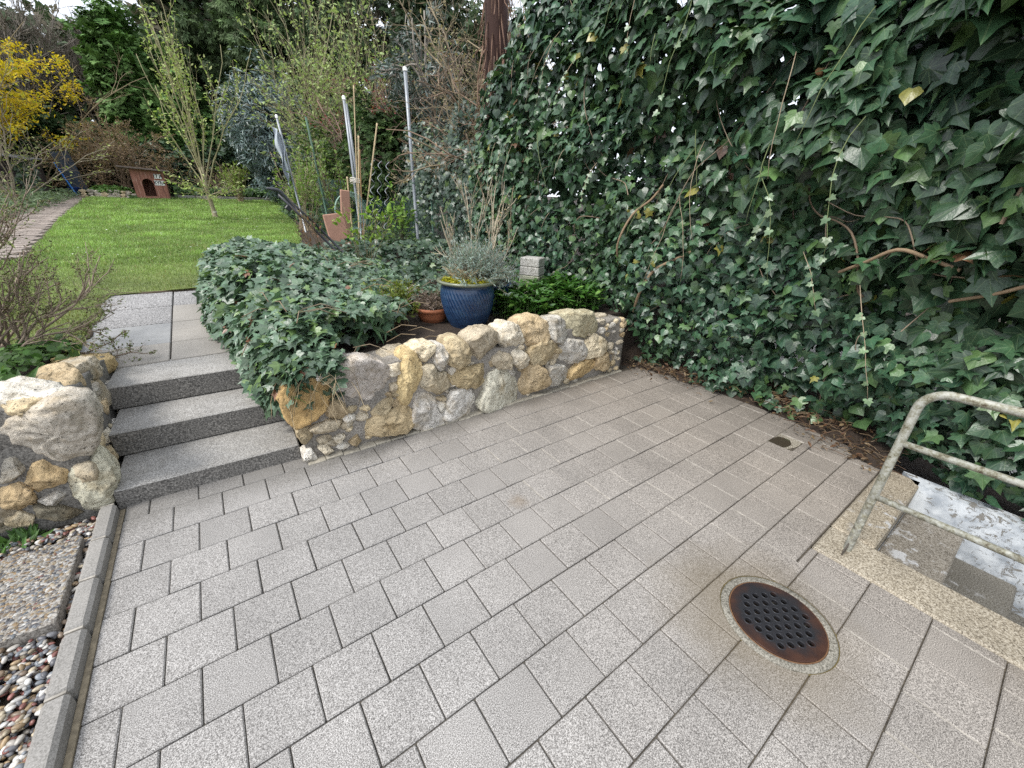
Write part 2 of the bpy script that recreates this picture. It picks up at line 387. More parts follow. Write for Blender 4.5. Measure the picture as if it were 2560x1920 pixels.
# puddle in the missing corner
m_water, t, b = new_mat('puddle_water'); b.inputs['Base Color'].default_value = (.05, .04, .028, 1); b.inputs['Roughness'].default_value = .03; b.inputs['Specular IOR Level'].default_value = .8
def patch(name, cx, cy, rx, ry, z, mat, n=40, wob=.25, seed=0, rot=0, parent=None):
    a = np.arange(n) * 2 * np.pi / n; r = 1 + wob * vnoise(np.c_[np.cos(a) * 1.7 + seed, np.sin(a) * 1.7, 0 * a])
    x = rx * r * np.cos(a); y = ry * r * np.sin(a); c_, s_ = math.cos(rot), math.sin(rot)
    V = np.vstack([[cx, cy, z], np.c_[cx + x * c_ - y * s_, cy + x * s_ + y * c_, z + 0 * a]])
    T = np.array([[0, i + 1, (i + 1) % n + 1] for i in range(n)])
    return link(name, fast_mesh(name, V, T), mat, parent)
m_grit, _, _ = speckle('grit', (.23, .20, .15), (.06, .05, .04), (.5, .47, .4), 160, .2, use_attr=False)
tag(patch('puddle_bed', 2.93, -1.44, .20, .11, -.0065, m_grit, seed=3, wob=.15), kind='structure')
tag(patch('water', 2.86, -1.455, .09, .06, -.0035, m_water, seed=9), kind='structure')

# ---------------------------------------------------------------- kerb, gravel, stepping slab
m_conc, _, _ = speckle('kerb_concrete', (.25, .238, .22), (.12, .115, .10), (.36, .345, .32), 200, .25, lo=.25, hi=.75)
kb = Boxes(); y = .10; rr2 = random.Random(5)
while y > -5:
    L = .25; kb.box(-.775, -.712, y - L + .003, y - .003, -.12, .055 + rr2.uniform(-.002, .002), (rr2.uniform(.9, 1.05),) * 3, .012); y -= L
ko = kb.build('kerb', m_conc); tag(ko, kind='structure')
kj = Boxes()
for i in range(21): kj.box(-.770, -.722, .10 - i * .25 - .0045, .10 - i * .25 + .0045, -.1, .0515 + (i % 3) * .001, (1, 1, 1), .001)
tag(kj.build('kerb_joint', m_lime), kind='structure')
m_mortar, _, _ = speckle('mortar', (.24, .22, .19), (.12, .105, .09), (.37, .34, .30), 120, .35, .9, use_attr=False)
ks = Boxes(); ks.box(-.712, -.694, -5, .10, -.1, .004, (1, 1, 1), .002)
tag(ks.build('kerb_haunch', plain('haunch', (.23, .19, .13), .95, 0, .45, 45, .5)), kind='structure')
# pebble template
bm = bmesh.new(); bmesh.ops.create_icosphere(bm, subdivisions=2, radius=1.0)
PV = np.array([v.co[:] for v in bm.verts]); PT = np.array([[v.index for v in f.verts] for f in bm.faces]); bm.free()
PEB = (PV, PT, None)
def rand_rot(n, flat=.35):
    a = RNG.uniform(0, 2 * np.pi, n); z = norm(np.c_[RNG.normal(0, flat, n), RNG.normal(0, flat, n), np.ones(n)])
    return frames(z, np.c_[np.cos(a), np.sin(a), np.zeros(n)])
PCOL = np.array([(.50, .47, .42), (.33, .30, .26), (.10, .10, .11), (.17, .17, .18), (.38, .27, .15), (.62, .60, .56), (.24, .17, .11), (.22, .24, .26), (.45, .38, .27), (.27, .11, .09)])
def pebble_col(n, p=None): return PCOL[RNG.choice(len(PCOL), n, p=p)] * RNG.uniform(.55, .95, (n, 1))
m_peb, t, b = new_mat('pebble'); co = coords(t); c = mix(t, 1, attr(t), ramp(t, noise(t, co, 120, 4, .6), [(.3, .75), (.7, 1.2)]), 'MULTIPLY')
t.links.new(c, b.inputs['Base Color']); b.inputs['Roughness'].default_value = .42; bump(t, b, noise(t, co, 150, 3), .15, .003)
N = 17000
x = np.r_[RNG.uniform(-1.45, -.782, 13500), RNG.uniform(-2.2, -1.40, 3500)]; y = np.r_[RNG.uniform(-2.5, .10, 13500), RNG.uniform(-3, .10, 3500)]
inslab = (x < -.805) & (x > -1.31) & (y > -.56) & (y < -.06)
x, y = x[~inslab], y[~inslab]; N = len(x)
z = RNG.uniform(-.026, .008, N); s = RNG.uniform(.0065, .0125, N)
go = cloud('gravel', PEB, np.c_[x, y, z], rand_rot(N), np.c_[s * RNG.uniform(.7, 1.0, N), s * RNG.uniform(1.0, 1.5, N), s * RNG.uniform(.45, .7, N)], pebble_col(N), m_peb, smooth=True)
tag(go, kind='stuff', cat='gravel', label='rounded mixed river pebbles lying beside the kerb')
sl = empty('stepping_slab', (-1.06, -.31, 0)); tag(sl, 'square exposed pebble slab lying in the gravel beside the kerb', 'slab')
sb = Boxes(); sb.box(-1.305, -.812, -.555, -.065, -.02, .035, (1, 1, 1), .004); sb.build('slab_base', m_mortar, sl)
N = 3800; x = RNG.uniform(-1.30, -.817, N); y = RNG.uniform(-.55, -.07, N); s = RNG.uniform(.005, .0095, N)
cloud('pebble_surface', PEB, np.c_[x, y, np.full(N, .0345)], rand_rot(N, .12), np.c_[s * .75, s * 1.25, s * .3], pebble_col(N, [.18, .14, .08, .12, .14, .13, .05, .05, .10, .01]) * .72, m_peb, sl, True)

# ---------------------------------------------------------------- garden steps and landing slabs
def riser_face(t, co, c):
    g_ = nd(t, 'ShaderNodeNewGeometry'); sp = nd(t, 'ShaderNodeSeparateXYZ'); t.links.new(g_.outputs['Normal'], sp.inputs[0])   # faces not pointing up get a darker, coarser speckle than the tread
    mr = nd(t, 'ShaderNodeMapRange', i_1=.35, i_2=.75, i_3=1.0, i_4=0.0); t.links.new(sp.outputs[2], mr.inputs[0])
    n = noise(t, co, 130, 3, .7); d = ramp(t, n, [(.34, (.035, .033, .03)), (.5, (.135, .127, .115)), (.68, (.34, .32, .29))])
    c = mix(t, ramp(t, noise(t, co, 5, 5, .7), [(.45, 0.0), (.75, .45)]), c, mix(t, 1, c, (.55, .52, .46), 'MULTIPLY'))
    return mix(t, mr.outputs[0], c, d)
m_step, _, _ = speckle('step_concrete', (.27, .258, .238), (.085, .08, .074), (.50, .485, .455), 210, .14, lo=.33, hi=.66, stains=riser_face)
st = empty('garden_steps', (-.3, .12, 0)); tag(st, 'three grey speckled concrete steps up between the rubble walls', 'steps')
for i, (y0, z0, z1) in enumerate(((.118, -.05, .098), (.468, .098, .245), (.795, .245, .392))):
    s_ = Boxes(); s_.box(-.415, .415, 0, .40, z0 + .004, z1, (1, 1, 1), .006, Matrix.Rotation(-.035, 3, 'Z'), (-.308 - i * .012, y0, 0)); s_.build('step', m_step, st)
kinds = {'agg': speckle('slab_aggregate', (.20, .192, .185), (.05, .05, .05), (.42, .41, .40), 110, .12)[0],
         'light': speckle('slab_washed', (.29, .268, .235), (.15, .135, .115), (.42, .395, .36), 230, .10, lo=.28, hi=.7)[0],
         'smooth': plain('slab_smooth', (.25, .25, .245), .7, 0, .12, 14, .15)}
rows = [(1.155, 1.50, ('light', 'light', 'light')), (1.50, 1.97, ('smooth', 'light', 'light')), (1.97, 2.45, ('agg', 'light', 'light')), (2.45, 2.94, ('agg', 'agg', 'agg'))]
ls = {k: Boxes() for k in kinds}
for (y0, y1, ks_) in rows:
    for (x0, x1), kk in zip(((-.95, -.455), (-.452, .045), (.048, .54)), ks_):
        zz0 = float(zt(y0)) ; sl_ = math.atan(.075)
        R_ = Matrix.Rotation(sl_, 3, 'X')
        ls[kk].box(x0 + .003, x1 - .003, .003, (y1 - y0) / math.cos(sl_) - .003, -.04, .004 + rr2.uniform(-.002, .003), (rr2.uniform(.93, 1.05),) * 3, .004, R_, (0, y0, zz0 - .003))
for k_, o_ in ls.items(): tag(o_.build('landing_' + {'agg': 'aggregate', 'light': 'washed', 'smooth': 'smooth'}[k_] + '_paving', kinds[k_]), kind='structure')

# ---------------------------------------------------------------- rubble walls
RW= [[0.387,0.551,0.445,0.582,0.531,0.573,0.609,0.526,0.672,0.472,0.676,0.419,0.654,0.367,0.58,0.328,0.473,0.29,0.407,0.289,0.374,0.336,0.327,0.394,0.35,0.45,0.373,0.506],[0.075,0.409,0.09,0.473,0.163,0.504,0.253,0.491,0.319,0.467,0.304,0.391,0.254,0.306,0.197,0.277,0.114,0.257,0.088,0.31],[0.271,0.319,0.322,0.355,0.365,0.329,0.381,0.269,0.345,0.242,0.292,0.253,0.266,0.288],[0.357,0.243,0.395,0.255,0.429,0.231,0.42,0.195,0.372,0.2],[0.43,0.206,0.467,0.239,0.503,0.219,0.487,0.189,0.452,0.18],[0.53,0.225,0.591,0.267,0.657,0.303,0.662,0.267,0.63,0.216,0.581,0.17,0.539,0.193],[0.779,0.566,0.842,0.549,0.878,0.451,0.87,0.394,0.831,0.324,0.791,0.233,0.76,0.205,0.729,0.229,0.707,0.305,0.723,0.389,0.748,0.469],[0.493,0.167,0.592,0.187,0.656,0.199,0.715,0.233,0.775,0.154,0.77,0.081,0.728,0.041,0.651,0.044,0.56,0.059,0.476,0.092],[0.182,0.227,0.268,0.246,0.358,0.219,0.345,0.184,0.257,0.174,0.205,0.182],[0.27,0.102,0.313,0.126,0.352,0.113,0.315,0.081],[0.369,0.057,0.424,0.094,0.444,0.041,0.407,0.023],[0.286,0.047,0.33,0.071,0.367,0.038,0.332,0.025],[0.196,0.079,0.237,0.094,0.276,0.03,0.233,0.011],[0.097,0.236,0.161,0.233,0.173,0.173,0.13,0.132,0.108,0.177],[0.112,0.071,0.159,0.083,0.178,0.007,0.112,0.022],[0.362,0.159,0.407,0.155,0.404,0.131,0.371,0.136],[0.664,0.384,0.705,0.393,0.695,0.323,0.66,0.337],[0.667,0.505,0.738,0.509,0.743,0.461,0.696,0.434,0.666,0.45],[0.841,0.27,0.914,0.263,0.964,0.2,0.955,0.135,1.002,0.064,1.011,0.003,0.932,0.004,0.826,0.032,0.786,0.061,0.814,0.164],[0.973,0.164,1.029,0.172,1.061,0.128,1.059,0.059,1.003,0.087],[1.098,0.221,1.215,0.232,1.251,0.159,1.319,0.093,1.312,0.034,1.212,-0.01,1.081,0.017,1.036,0.054,1.062,0.151],[0.889,0.452,0.955,0.448,0.984,0.39,1.037,0.384,1.077,0.271,0.998,0.241,0.914,0.268,0.849,0.301,0.888,0.359],[1.079,0.32,1.118,0.306,1.123,0.271,1.088,0.263],[1.047,0.365,1.137,0.378,1.252,0.381,1.373,0.372,1.393,0.288,1.337,0.243,1.263,0.226,1.145,0.255,1.079,0.326],[0.981,0.207,1.041,0.204,1.04,0.18,0.985,0.181],[1.414,0.281,1.497,0.295,1.562,0.267,1.653,0.178,1.699,0.065,1.616,0.005,1.494,-0.003,1.376,0.011,1.325,0.074,1.375,0.196],[1.685,0.23,1.751,0.275,1.844,0.275,1.921,0.218,1.98,0.122,1.947,0.067,1.824,0.055,1.753,0.052,1.678,0.142],[1.983,0.226,2.125,0.212,2.219,0.155,2.235,0.086,2.145,0.041,2.025,0.048,1.967,0.125],[2.257,0.125,2.346,0.193,2.474,0.201,2.561,0.127,2.556,0.071,2.424,0.055,2.266,0.057],[1.089,0.588,1.159,0.592,1.221,0.557,1.239,0.486,1.22,0.43,1.155,0.4,1.084,0.44,1.078,0.524],[0.987,0.557,1.037,0.564,1.087,0.531,1.103,0.462,1.066,0.427,1.006,0.419,0.983,0.477],[0.835,0.569,0.892,0.598,0.98,0.594,0.97,0.544,0.91,0.492,0.871,0.508],[1.231,0.58,1.304,0.626,1.419,0.622,1.479,0.582,1.507,0.499,1.422,0.434,1.324,0.413,1.267,0.472],[1.508,0.613,1.579,0.645,1.653,0.617,1.714,0.509,1.695,0.457,1.597,0.456,1.511,0.525],[1.674,0.623,1.759,0.656,1.849,0.653,1.935,0.605,1.967,0.516,1.912,0.457,1.797,0.439,1.714,0.509],[1.946,0.612,2.079,0.613,2.146,0.575,2.177,0.483,2.101,0.426,1.997,0.463,1.946,0.547],[2.115,0.627,2.268,0.637,2.447,0.619,2.535,0.521,2.504,0.453,2.38,0.431,2.224,0.476,2.162,0.554],[1.764,0.417,1.853,0.458,1.998,0.448,2.075,0.37,2.076,0.299,1.966,0.27,1.819,0.295],[2.12,0.373,2.192,0.421,2.315,0.4,2.377,0.316,2.368,0.232,2.191,0.214,2.131,0.279],[2.377,0.359,2.51,0.421,2.661,0.332,2.704,0.269,2.572,0.237,2.425,0.232],[1.452,0.419,1.503,0.446,1.577,0.423,1.601,0.363,1.571,0.312,1.485,0.33,1.438,0.377],[1.599,0.419,1.685,0.422,1.757,0.361,1.749,0.295,1.682,0.284,1.613,0.342],[2.562,0.206,2.697,0.225,2.773,0.083,2.699,0.052,2.567,0.092],[1.56,0.296,1.614,0.303,1.661,0.245,1.629,0.223]]
LW= [[-0.948,0.489,-0.909,0.525,-0.842,0.568,-0.757,0.602,-0.678,0.58,-0.677,0.493,-0.711,0.377,-0.748,0.325,-0.806,0.303,-0.878,0.367,-0.917,0.429,-0.942,0.458],[-0.949,0.268,-0.906,0.317,-0.87,0.314,-0.837,0.272,-0.863,0.208,-0.907,0.167,-0.951,0.173,-0.953,0.218],[-0.808,0.282,-0.738,0.299,-0.709,0.242,-0.699,0.16,-0.731,0.062,-0.779,0.027,-0.822,0.056,-0.835,0.134,-0.834,0.203],[-0.995,0.364,-0.961,0.364,-0.949,0.31,-0.992,0.279,-1.025,0.272],[-1.039,0.229,-0.987,0.248,-0.962,0.2,-0.984,0.113,-1.025,0.118,-1.058,0.172],[-0.913,0.614,-0.84,0.612,-0.774,0.6,-0.853,0.571,-0.895,0.546,-0.935,0.546],[-0.952,0.143,-0.902,0.157,-0.874,0.137,-0.887,0.12,-0.92,0.097],[-1.077,0.091,-1.029,0.105,-1.003,0.06,-1.023,0.008,-1.065,0.031],[-0.975,0.123,-0.904,0.08,-0.854,0.023,-0.902,0.015,-0.974,0.061]]
LS= [[0.578,0.518,0.81,0.453,0.952,0.302,0.835,0.28,0.479,0.42,0.49,0.477],[0.251,0.302,0.376,0.306,0.544,0.21,0.484,0.148,0.454,0.079,0.323,0.124,0.192,0.259],[0.324,0.4,0.414,0.357,0.399,0.333,0.303,0.358],[0.534,0.282,0.687,0.224,0.595,0.209],[0.766,0.396,0.875,0.316,0.763,0.294,0.567,0.332]]
STC = [(.68, .59, .44), (.72, .66, .54), (.62, .49, .31), (.73, .70, .63), (.60, .53, .41), (.66, .55, .36), (.70, .67, .61), (.72, .63, .46)]
m_stone, t, b = new_mat('limestone'); co = coords(t); a_ = attr(t)
c = mix(t, 1, a_, ramp(t, noise(t, co, 9, 5, .65, .6), [(.30, (.62, .56, .46)), (.5, (1.05, 1.03, 1.0)), (.68, (1.4, 1.38, 1.34))]), 'MULTIPLY')
c = mix(t, ramp(t, noise(t, co, 4.5, 3, .6, 1.0), [(.52, 0.0), (.68, .38)]), c, (.54, .40, .21))
pit = nd(t, 'ShaderNodeTexVoronoi', i_Scale=62); t.links.new(co, pit.inputs['Vector'])
n2 = noise(t, co, 14, 4, .7)
pm = mul(t, ramp(t, pit.outputs['Distance'], [(.16, 1.0), (.34, 0.0)]), ramp(t, n2, [(.47, 0.0), (.60, 1.0)]))
c = mix(t, mul(t, pm, .75), c, (.10, .085, .06))
c = mix(t, ramp(t, noise(t, co, 22, 5, .75, .4), [(.57, 0.0), (.67, .7)]), c, (.13, .115, .075))
t.links.new(c, b.inputs['Base Color']); b.inputs['Roughness'].default_value = .88
bh = bump(t, b, noise(t, co, 20, 8, .68, .5), 1.0, .035)
inv = nd(t, 'ShaderNodeMath', operation='SUBTRACT', i_0=1.0); t.links.new(pm, inv.inputs[1]); bump(t, b, inv.outputs[0], .7, .006, bh)
class Rocks:
    def __init__(s): s.V = []; s.T = []; s.C = []; s.n = 0
    def add(s, uv, O, U, Vv, Nn, D=.07, seed=0, col=None, amp=.016, grow=1.0, nphi=26, nth=46):
        P = np.array(uv, float).reshape(-1, 2); c = (P.max(0) + P.min(0)) / 2; P = (P - c) * grow
        th = np.arange(nth) * 2 * np.pi / nth; R = np.zeros(nth)
        Q = np.roll(P, -1, 0)
        for i, a in enumerate(th):
            d = np.array([math.cos(a), math.sin(a)]); best = 0
            for p, q in zip(P, Q):
                e = q - p; den = d[0] * e[1] - d[1] * e[0]
                if abs(den) < 1e-9: continue
                tt = (p[0] * e[1] - p[1] * e[0]) / den; ss = (p[0] * d[1] - p[1] * d[0]) / den
                if tt > 0 and -.001 <= ss <= 1.001: best = max(best, tt)
            R[i] = best or .02
        ph = np.linspace(0.02, np.pi - .02, nphi)
        rad = np.sin(ph) ** .42; dep = np.sign(np.cos(ph)) * np.abs(np.cos(ph)) ** .75
        loc = np.stack([(rad[:, None] * (R * np.cos(th))[None]), (rad[:, None] * (R * np.sin(th))[None]), np.repeat(dep[:, None], nth, 1) * D], -1).reshape(-1, 3)
        sz = R.mean(); rg = np.random.default_rng(seed + 5); S = np.array([sz, sz, D]); Pn = loc / S
        for q in range(8):                      # broken, roughly flat faces
            nn = np.array([rg.normal(0, .42), rg.normal(0, .42), 1.0]); nn /= np.linalg.norm(nn); of = rg.uniform(.74, .96)
            of *= max(np.percentile(Pn @ nn, 97), .3); dd = np.clip(Pn @ nn - of, 0, None); Pn = Pn - (dd * .97)[:, None] * nn
        loc = Pn * S
        tilt = (np.array([math.sin(seed * 3.7), math.cos(seed * 5.1)]) * .45)
        loc[:, 2] += np.where(loc[:, 2] > 0, 1, .3) * (loc[:, 0] * tilt[0] + loc[:, 1] * tilt[1]) * .5
        W = np.array(O) + (loc[:, :1] + c[0]) * np.array(U) + (loc[:, 1:2] + c[1]) * np.array(Vv) + loc[:, 2:] * np.array(Nn)
        dirn = norm(loc[:, :1] * np.array(U) + loc[:, 1:2] * np.array(Vv) + loc[:, 2:] * np.array(Nn) * 1.5)
        n1 = fbm(W * 7 + seed * 3.1, 3); n2 = 1 - np.abs(fbm(W * 17 + seed, 3)) * 2; k = min(1.0, sz / .07)
        W = W + dirn * (amp * k * (n1 * .45 + n2 * .5 + .40 * fbm(W * 48, 3)))[:, None]
        i = np.arange(nphi - 1)[:, None] * nth; j = np.arange(nth)[None]; j2 = (j + 1) % nth
        q = np.stack([i + j, i + nth + j, i + nth + j2, i + j2], -1).reshape(-1, 4) + s.n
        s.T += [q[:, [0, 1, 2]], q[:, [0, 2, 3]]]
        b0 = s.n
        s.T += [np.array([[b0, b0 + k_, b0 + k_ + 1] for k_ in range(1, nth - 1)])]
        cc = np.array(col if col is not None else STC[seed % len(STC)]) * (0.9 + .2 * math.sin(seed * 2.3))
        s.V.append(W); s.C.append(np.tile(cc, (len(W), 1))); s.n += len(W)
    def build(s, name, mat, parent):
        me = fast_mesh(name, np.concatenate(s.V), np.concatenate(s.T), np.concatenate(s.C))
        bm = bmesh.new(); bm.from_mesh(me); bmesh.ops.recalc_face_normals(bm, faces=bm.faces); bm.to_mesh(me); bm.free()
        return link(name, me, mat, parent, True)
def noisy_block(name, x0, x1, y0, y1, z0, z1f, mat, parent, step=.025, amp=.014):
    """mortar body; z1f(x, y) gives its top"""
    V = []; T = []; n0 = 0
    def sheet(fn, a0, a1, b0, b1):
        nonlocal n0
        na = max(2, int((a1 - a0) / step) + 1); nb = max(2, int((b1 - b0) / step) + 1)
        A, B = np.meshgrid(np.linspace(0, 1, na), np.linspace(0, 1, nb), indexing='ij')
        W = fn(a0 + (a1 - a0) * A.ravel(), b0 + (b1 - b0) * B.ravel())
        i = np.arange(na - 1)[:, None] * nb; j = np.arange(nb - 1)[None]
        q = np.stack([i + j, i + j + nb, i + j + nb + 1, i + j + 1], -1).reshape(-1, 4) + n0
        V.append(W); T.extend([q[:, [0, 1, 2]], q[:, [0, 2, 3]]]); n0 += len(W)
    zz = lambda X, Y, f: z0 + (z1f(X, Y) - z0) * f
    sheet(lambda a, f: np.c_[a, 0 * a + y0, zz(a, y0 + 0 * a, f)], x0, x1, 0, 1)
    sheet(lambda a, f: np.c_[a, 0 * a + y1, zz(a, y1 + 0 * a, f)], x0, x1, 0, 1)
    sheet(lambda a, f: np.c_[0 * a + x0, a, zz(x0 + 0 * a, a, f)], y0, y1, 0, 1)
    sheet(lambda a, f: np.c_[0 * a + x1, a, zz(x1 + 0 * a, a, f)], y0, y1, 0, 1)
    sheet(lambda a, b_: np.c_[a, b_, z1f(a, b_)], x0, x1, y0, y1)
    V = np.concatenate(V)
    V = V + amp * np.c_[fbm(V * 9, 3), fbm(V * 9 + 31, 3), fbm(V * 9 + 77, 3)]
    me = fast_mesh(name, V, np.concatenate(T)); bm = bmesh.new(); bm.from_mesh(me)
    bmesh.ops.remove_doubles(bm, verts=bm.verts, dist=.002); bmesh.ops.recalc_face_normals(bm, faces=bm.faces); bm.to_mesh(me); bm.free()
    return link(name, me, mat, parent, True)
wr = empty('rubble_wall', (1.5, .15, 0)); tag(wr, 'low retaining wall of ochre and grey rubble stones, right of the garden steps', 'wall')
rk = Rocks()
OCH = {0: (.60, .55, .50), 1: (.50, .34, .15), 6: (.66, .52, .28), 7: (.66, .53, .33), 18: (.72, .69, .64), 20: (.66, .64, .60), 21: (.74, .66, .50), 23: (.46, .37, .22), 25: (.60, .58, .48), 28: (.62, .46, .24), 36: (.50, .46, .32)}
for i, p in enumerate(RW):
    big = max(max(p[::2]) - min(p[::2]), max(p[1::2]) - min(p[1::2]))
    top = max(p[1::2]) > .52
    rk.add(p, (0, .10 if top else .06, 0), (1, 0, 0), (0, 0, 1), (0, -1, 0), .13 if top else (.088 if big > .12 else .065), i, OCH.get(i), .015, 1.18)
fr = random.Random(11)
cen = [((max(p[::2]) + min(p[::2])) / 2, (max(p[1::2]) + min(p[1::2])) / 2, (max(p[::2]) - min(p[::2])) / 2, (max(p[1::2]) - min(p[1::2])) / 2) for p in RW]
for k in range(400):                       # small pinning stones in the gaps
    x, z = fr.uniform(.15, 2.9), fr.uniform(.02, .55)
    if any(((x - a) / (c_ + .008)) ** 2 + ((z - b_) / (d_ + .008)) ** 2 < 1.0 for a, b_, c_, d_ in cen): continue
    r = fr.uniform(.018, .04); cen.append((x, z, r, r))
    uv = [w_ for q in range(7) for w_ in (x + r * fr.uniform(.8, 1.5) * math.cos(q * .9), z + r * fr.uniform(.5, 1.0) * math.sin(q * .9))]
    rk.add(uv, (0, .058, 0), (1, 0, 0), (0, 0, 1), (0, -1, 0), .04, 50 + k, None, .008, 1.15, 10, 16)
for k, (y, z, r) in enumerate(((.22, .40, .1), (.45, .36, .11), (.70, .42, .12), (.95, .47, .1), (.30, .18, .08))):   # end of the wall beside the steps
    uv = [w_ for q in range(8) for w_ in (y + r * fr.uniform(.85, 1.2) * math.cos(q * .785), z + r * fr.uniform(.7, 1.0) * math.sin(q * .785))]
    rk.add(uv, (.15, 0, 0), (0, 1, 0), (0, 0, 1), (-1, 0, 0), .06, 400 + k, None, .014)
for k in range(9):                          # rear half of the coping
    x = .75 + k * .25; r = .12; uv = [w_ for q in range(8) for w_ in (x + r * fr.uniform(.85, 1.15) * math.cos(q * .785), .23 + r * .7 * fr.uniform(.8, 1.1) * math.sin(q * .785))]
    rk.add(uv, (0, 0, .50), (1, 0, 0), (0, 1, 0), (0, 0, 1), .055, 420 + k, None, .014)
rk.build('stonework', m_stone, wr)
noisy_block('mortar', .135, 2.93, .052, .30, -.05, lambda x, y: .50 + 0 * x + .03 * np.sin(x * 3.1), m_mortar, wr)
ft = Boxes()
for k in range(28): ft.box(.125 + k * .1, .225 + k * .1, -.004 + .006 * math.sin(k * 1.7), .07, -.03, .010 + .004 * math.sin(k * 2.3), (1, 1, 1), .006)
ft.build('mortar_footing', plain('pale_mortar', (.34, .31, .25), .95, 0, .35, 50, .6), wr)
ts = Rocks(); ts.add([.16, .25, .34, .26, .36, 1.15, .14, 1.16], (0, 0, .30), (1, 0, 0), (0, 1, 0), (0, 0, 1), .16, 3, (.2, .17, .12), .02); ts.build('wall_return', m_mortar, wr)

wl = empty('rubble_wall', (-1.0, .25, 0)); tag(wl, 'low retaining wall of large limestone rubble set in dark mortar, left of the garden steps', 'wall')
rk = Rocks(); LC = {0: (.74, .68, .58), 1: (.64, .48, .27), 2: (.58, .56, .44), 4: (.60, .45, .26), 3: (.62, .59, .52), 8: (.3, .27, .2)}
for i, p in enumerate(LW):
    rk.add(p, (0, .20, 0), (1, 0, 0), (0, 0, 1), (0, -1, 0), .12 if i in (0, 2) else .10, 600 + i, LC.get(i), .016, 1.2)
for i, p in enumerate(LS): rk.add(p, (-.775, 0, 0), (0, 1, 0), (0, 0, 1), (1, 0, 0), .05, 620 + i, None, .013)
for k, (x, y, z, rx, ry) in enumerate(((-.85, 1.13, .46, .14, .18), (-.83, .80, .53, .11, .17), (-.84, .50, .57, .11, .16), (-.85, .26, .60, .10, .12), (-1.2, .24, .60, .14, .08), (-1.5, .25, .60, .13, .08), (-1.8, .25, .60, .14, .08))):
    uv = [w_ for q in range(9) for w_ in (x + rx * fr.uniform(.85, 1.12) * math.cos(q * .698), y + ry * fr.uniform(.85, 1.1) * math.sin(q * .698))]
    rk.add(uv, (0, 0, z), (1, 0, 0), (0, 1, 0), (0, 0, 1), .075, 640 + k, (.55, .42, .22) if k == 0 else None, .014)
for k in range(26):
    x, z = -1.12 - .17 * (k % 9) + fr.uniform(-.02, .02), .1 + .19 * (k // 9) + fr.uniform(-.02, .02); r = fr.uniform(.07, .1)
    uv = [w_ for q in range(8) for w_ in (x + r * fr.uniform(.8, 1.15) * math.cos(q * .785), z + r * .85 * fr.uniform(.8, 1.1) * math.sin(q * .785))]
    rk.add(uv, (0, .19, 0), (1, 0, 0), (0, 0, 1), (0, -1, 0), .07, 660 + k, None, .015)
for k in range(16):
    y, z = .22 + .24 * (k % 4) + fr.uniform(-.03, .03), .08 + .14 * (k // 4) + fr.uniform(-.02, .02) + .05 * (k % 4); r = fr.uniform(.055, .085)
    if z > .56 - .12 * (y - .2): continue
    uv = [w_ for q in range(8) for w_ in (y + r * fr.uniform(.8, 1.2) * math.cos(q * .785), z + r * .85 * fr.uniform(.8, 1.15) * math.sin(q * .785))]
    rk.add(uv, (-.765, 0, 0), (0, 1, 0), (0, 0, 1), (1, 0, 0), .045, 700 + k, None, .012)
rk.build('stonework', m_stone, wl)
dk, _, _ = speckle('dark_mortar', (.155, .145, .128), (.075, .07, .062), (.25, .235, .21), 120, .35, .9, use_attr=False)
noisy_block('mortar', -3.2, -.78, .17, .42, -.05, lambda x, y: .575 + .02 * np.sin(x * 4), dk, wl)
noisy_block('mortar', -.98, -.748, .17, 1.28, -.05, lambda x, y: .60 - .13 * np.clip(y - .3, 0, 1), dk, wl)
# ---------------------------------------------------------------- leaf templates
def leaf_tpl(half, mid=(0, .2), fold=.35, droop=.25, cz=0):
    """half outline (x>=0) from base notch to tip; y towards the tip"""
    out = list(half) + [(-x, y) for x, y in half[::-1][1:] if x > 1e-6]
    V = [mid] + out; V = np.array(V, float)
    z = fold * np.abs(V[:, 0]) ** 1.3 * (1 if fold else 0) - droop * np.clip(V[:, 1], 0, 9) ** 2
    z[0] += cz
    n = len(out); T = np.array([[0, 1 + i, 1 + (i + 1) % n] for i in range(n)])
    return np.c_[V, z], T, V.copy()
IVY = leaf_tpl([(0, .0), (.14, -.16), (.34, -.14), (.46, -.02), (.36, .10), (.56, .30), (.50, .36), (.24, .42), (.12, .62), (0, .92)], (0, .16), -.22, .22)
IVYS = leaf_tpl([(0, .0), (.2, -.14), (.42, -.02), (.52, .16), (.46, .34), (.28, .56), (.12, .76), (0, .92)], (0, .2), -.30, .25)
IVY3 = leaf_tpl([(0, .0), (.16, -.16), (.40, -.12), (.42, .06), (.30, .16), (.42, .42), (.22, .44), (0, .80)], (0, .16), .15, .12)
OVAL = leaf_tpl([(0, 0), (.16, .2), (.22, .5), (.14, .8), (0, 1.0)], (0, .5), .4, .2)
LANCE = leaf_tpl([(0, 0), (.09, .25), (.11, .55), (.06, .85), (0, 1.05)], (0, .5), .6, .25)
ROUND = leaf_tpl([(0, 0), (.25, -.05), (.48, .2), (.46, .55), (.25, .85), (0, .92)], (0, .4), .2, .15)
BUD = (np.array([(0, 0, 0), (.3, .4, .0), (-.3, .4, 0), (0, .4, .3), (0, 1.1, 0), (0, .4, -.3)], float), np.array([[0, 1, 3], [0, 3, 2], [0, 2, 5], [0, 5, 1], [4, 3, 1], [4, 2, 3], [4, 5, 2], [4, 1, 5]]), np.zeros((6, 2)))
QUAD = (np.array([(-.5, 0, 0), (.5, 0, 0), (.35, 1, .1), (-.35, 1, .1)], float), np.array([[0, 1, 2], [0, 2, 3]]), np.zeros((4, 2)))
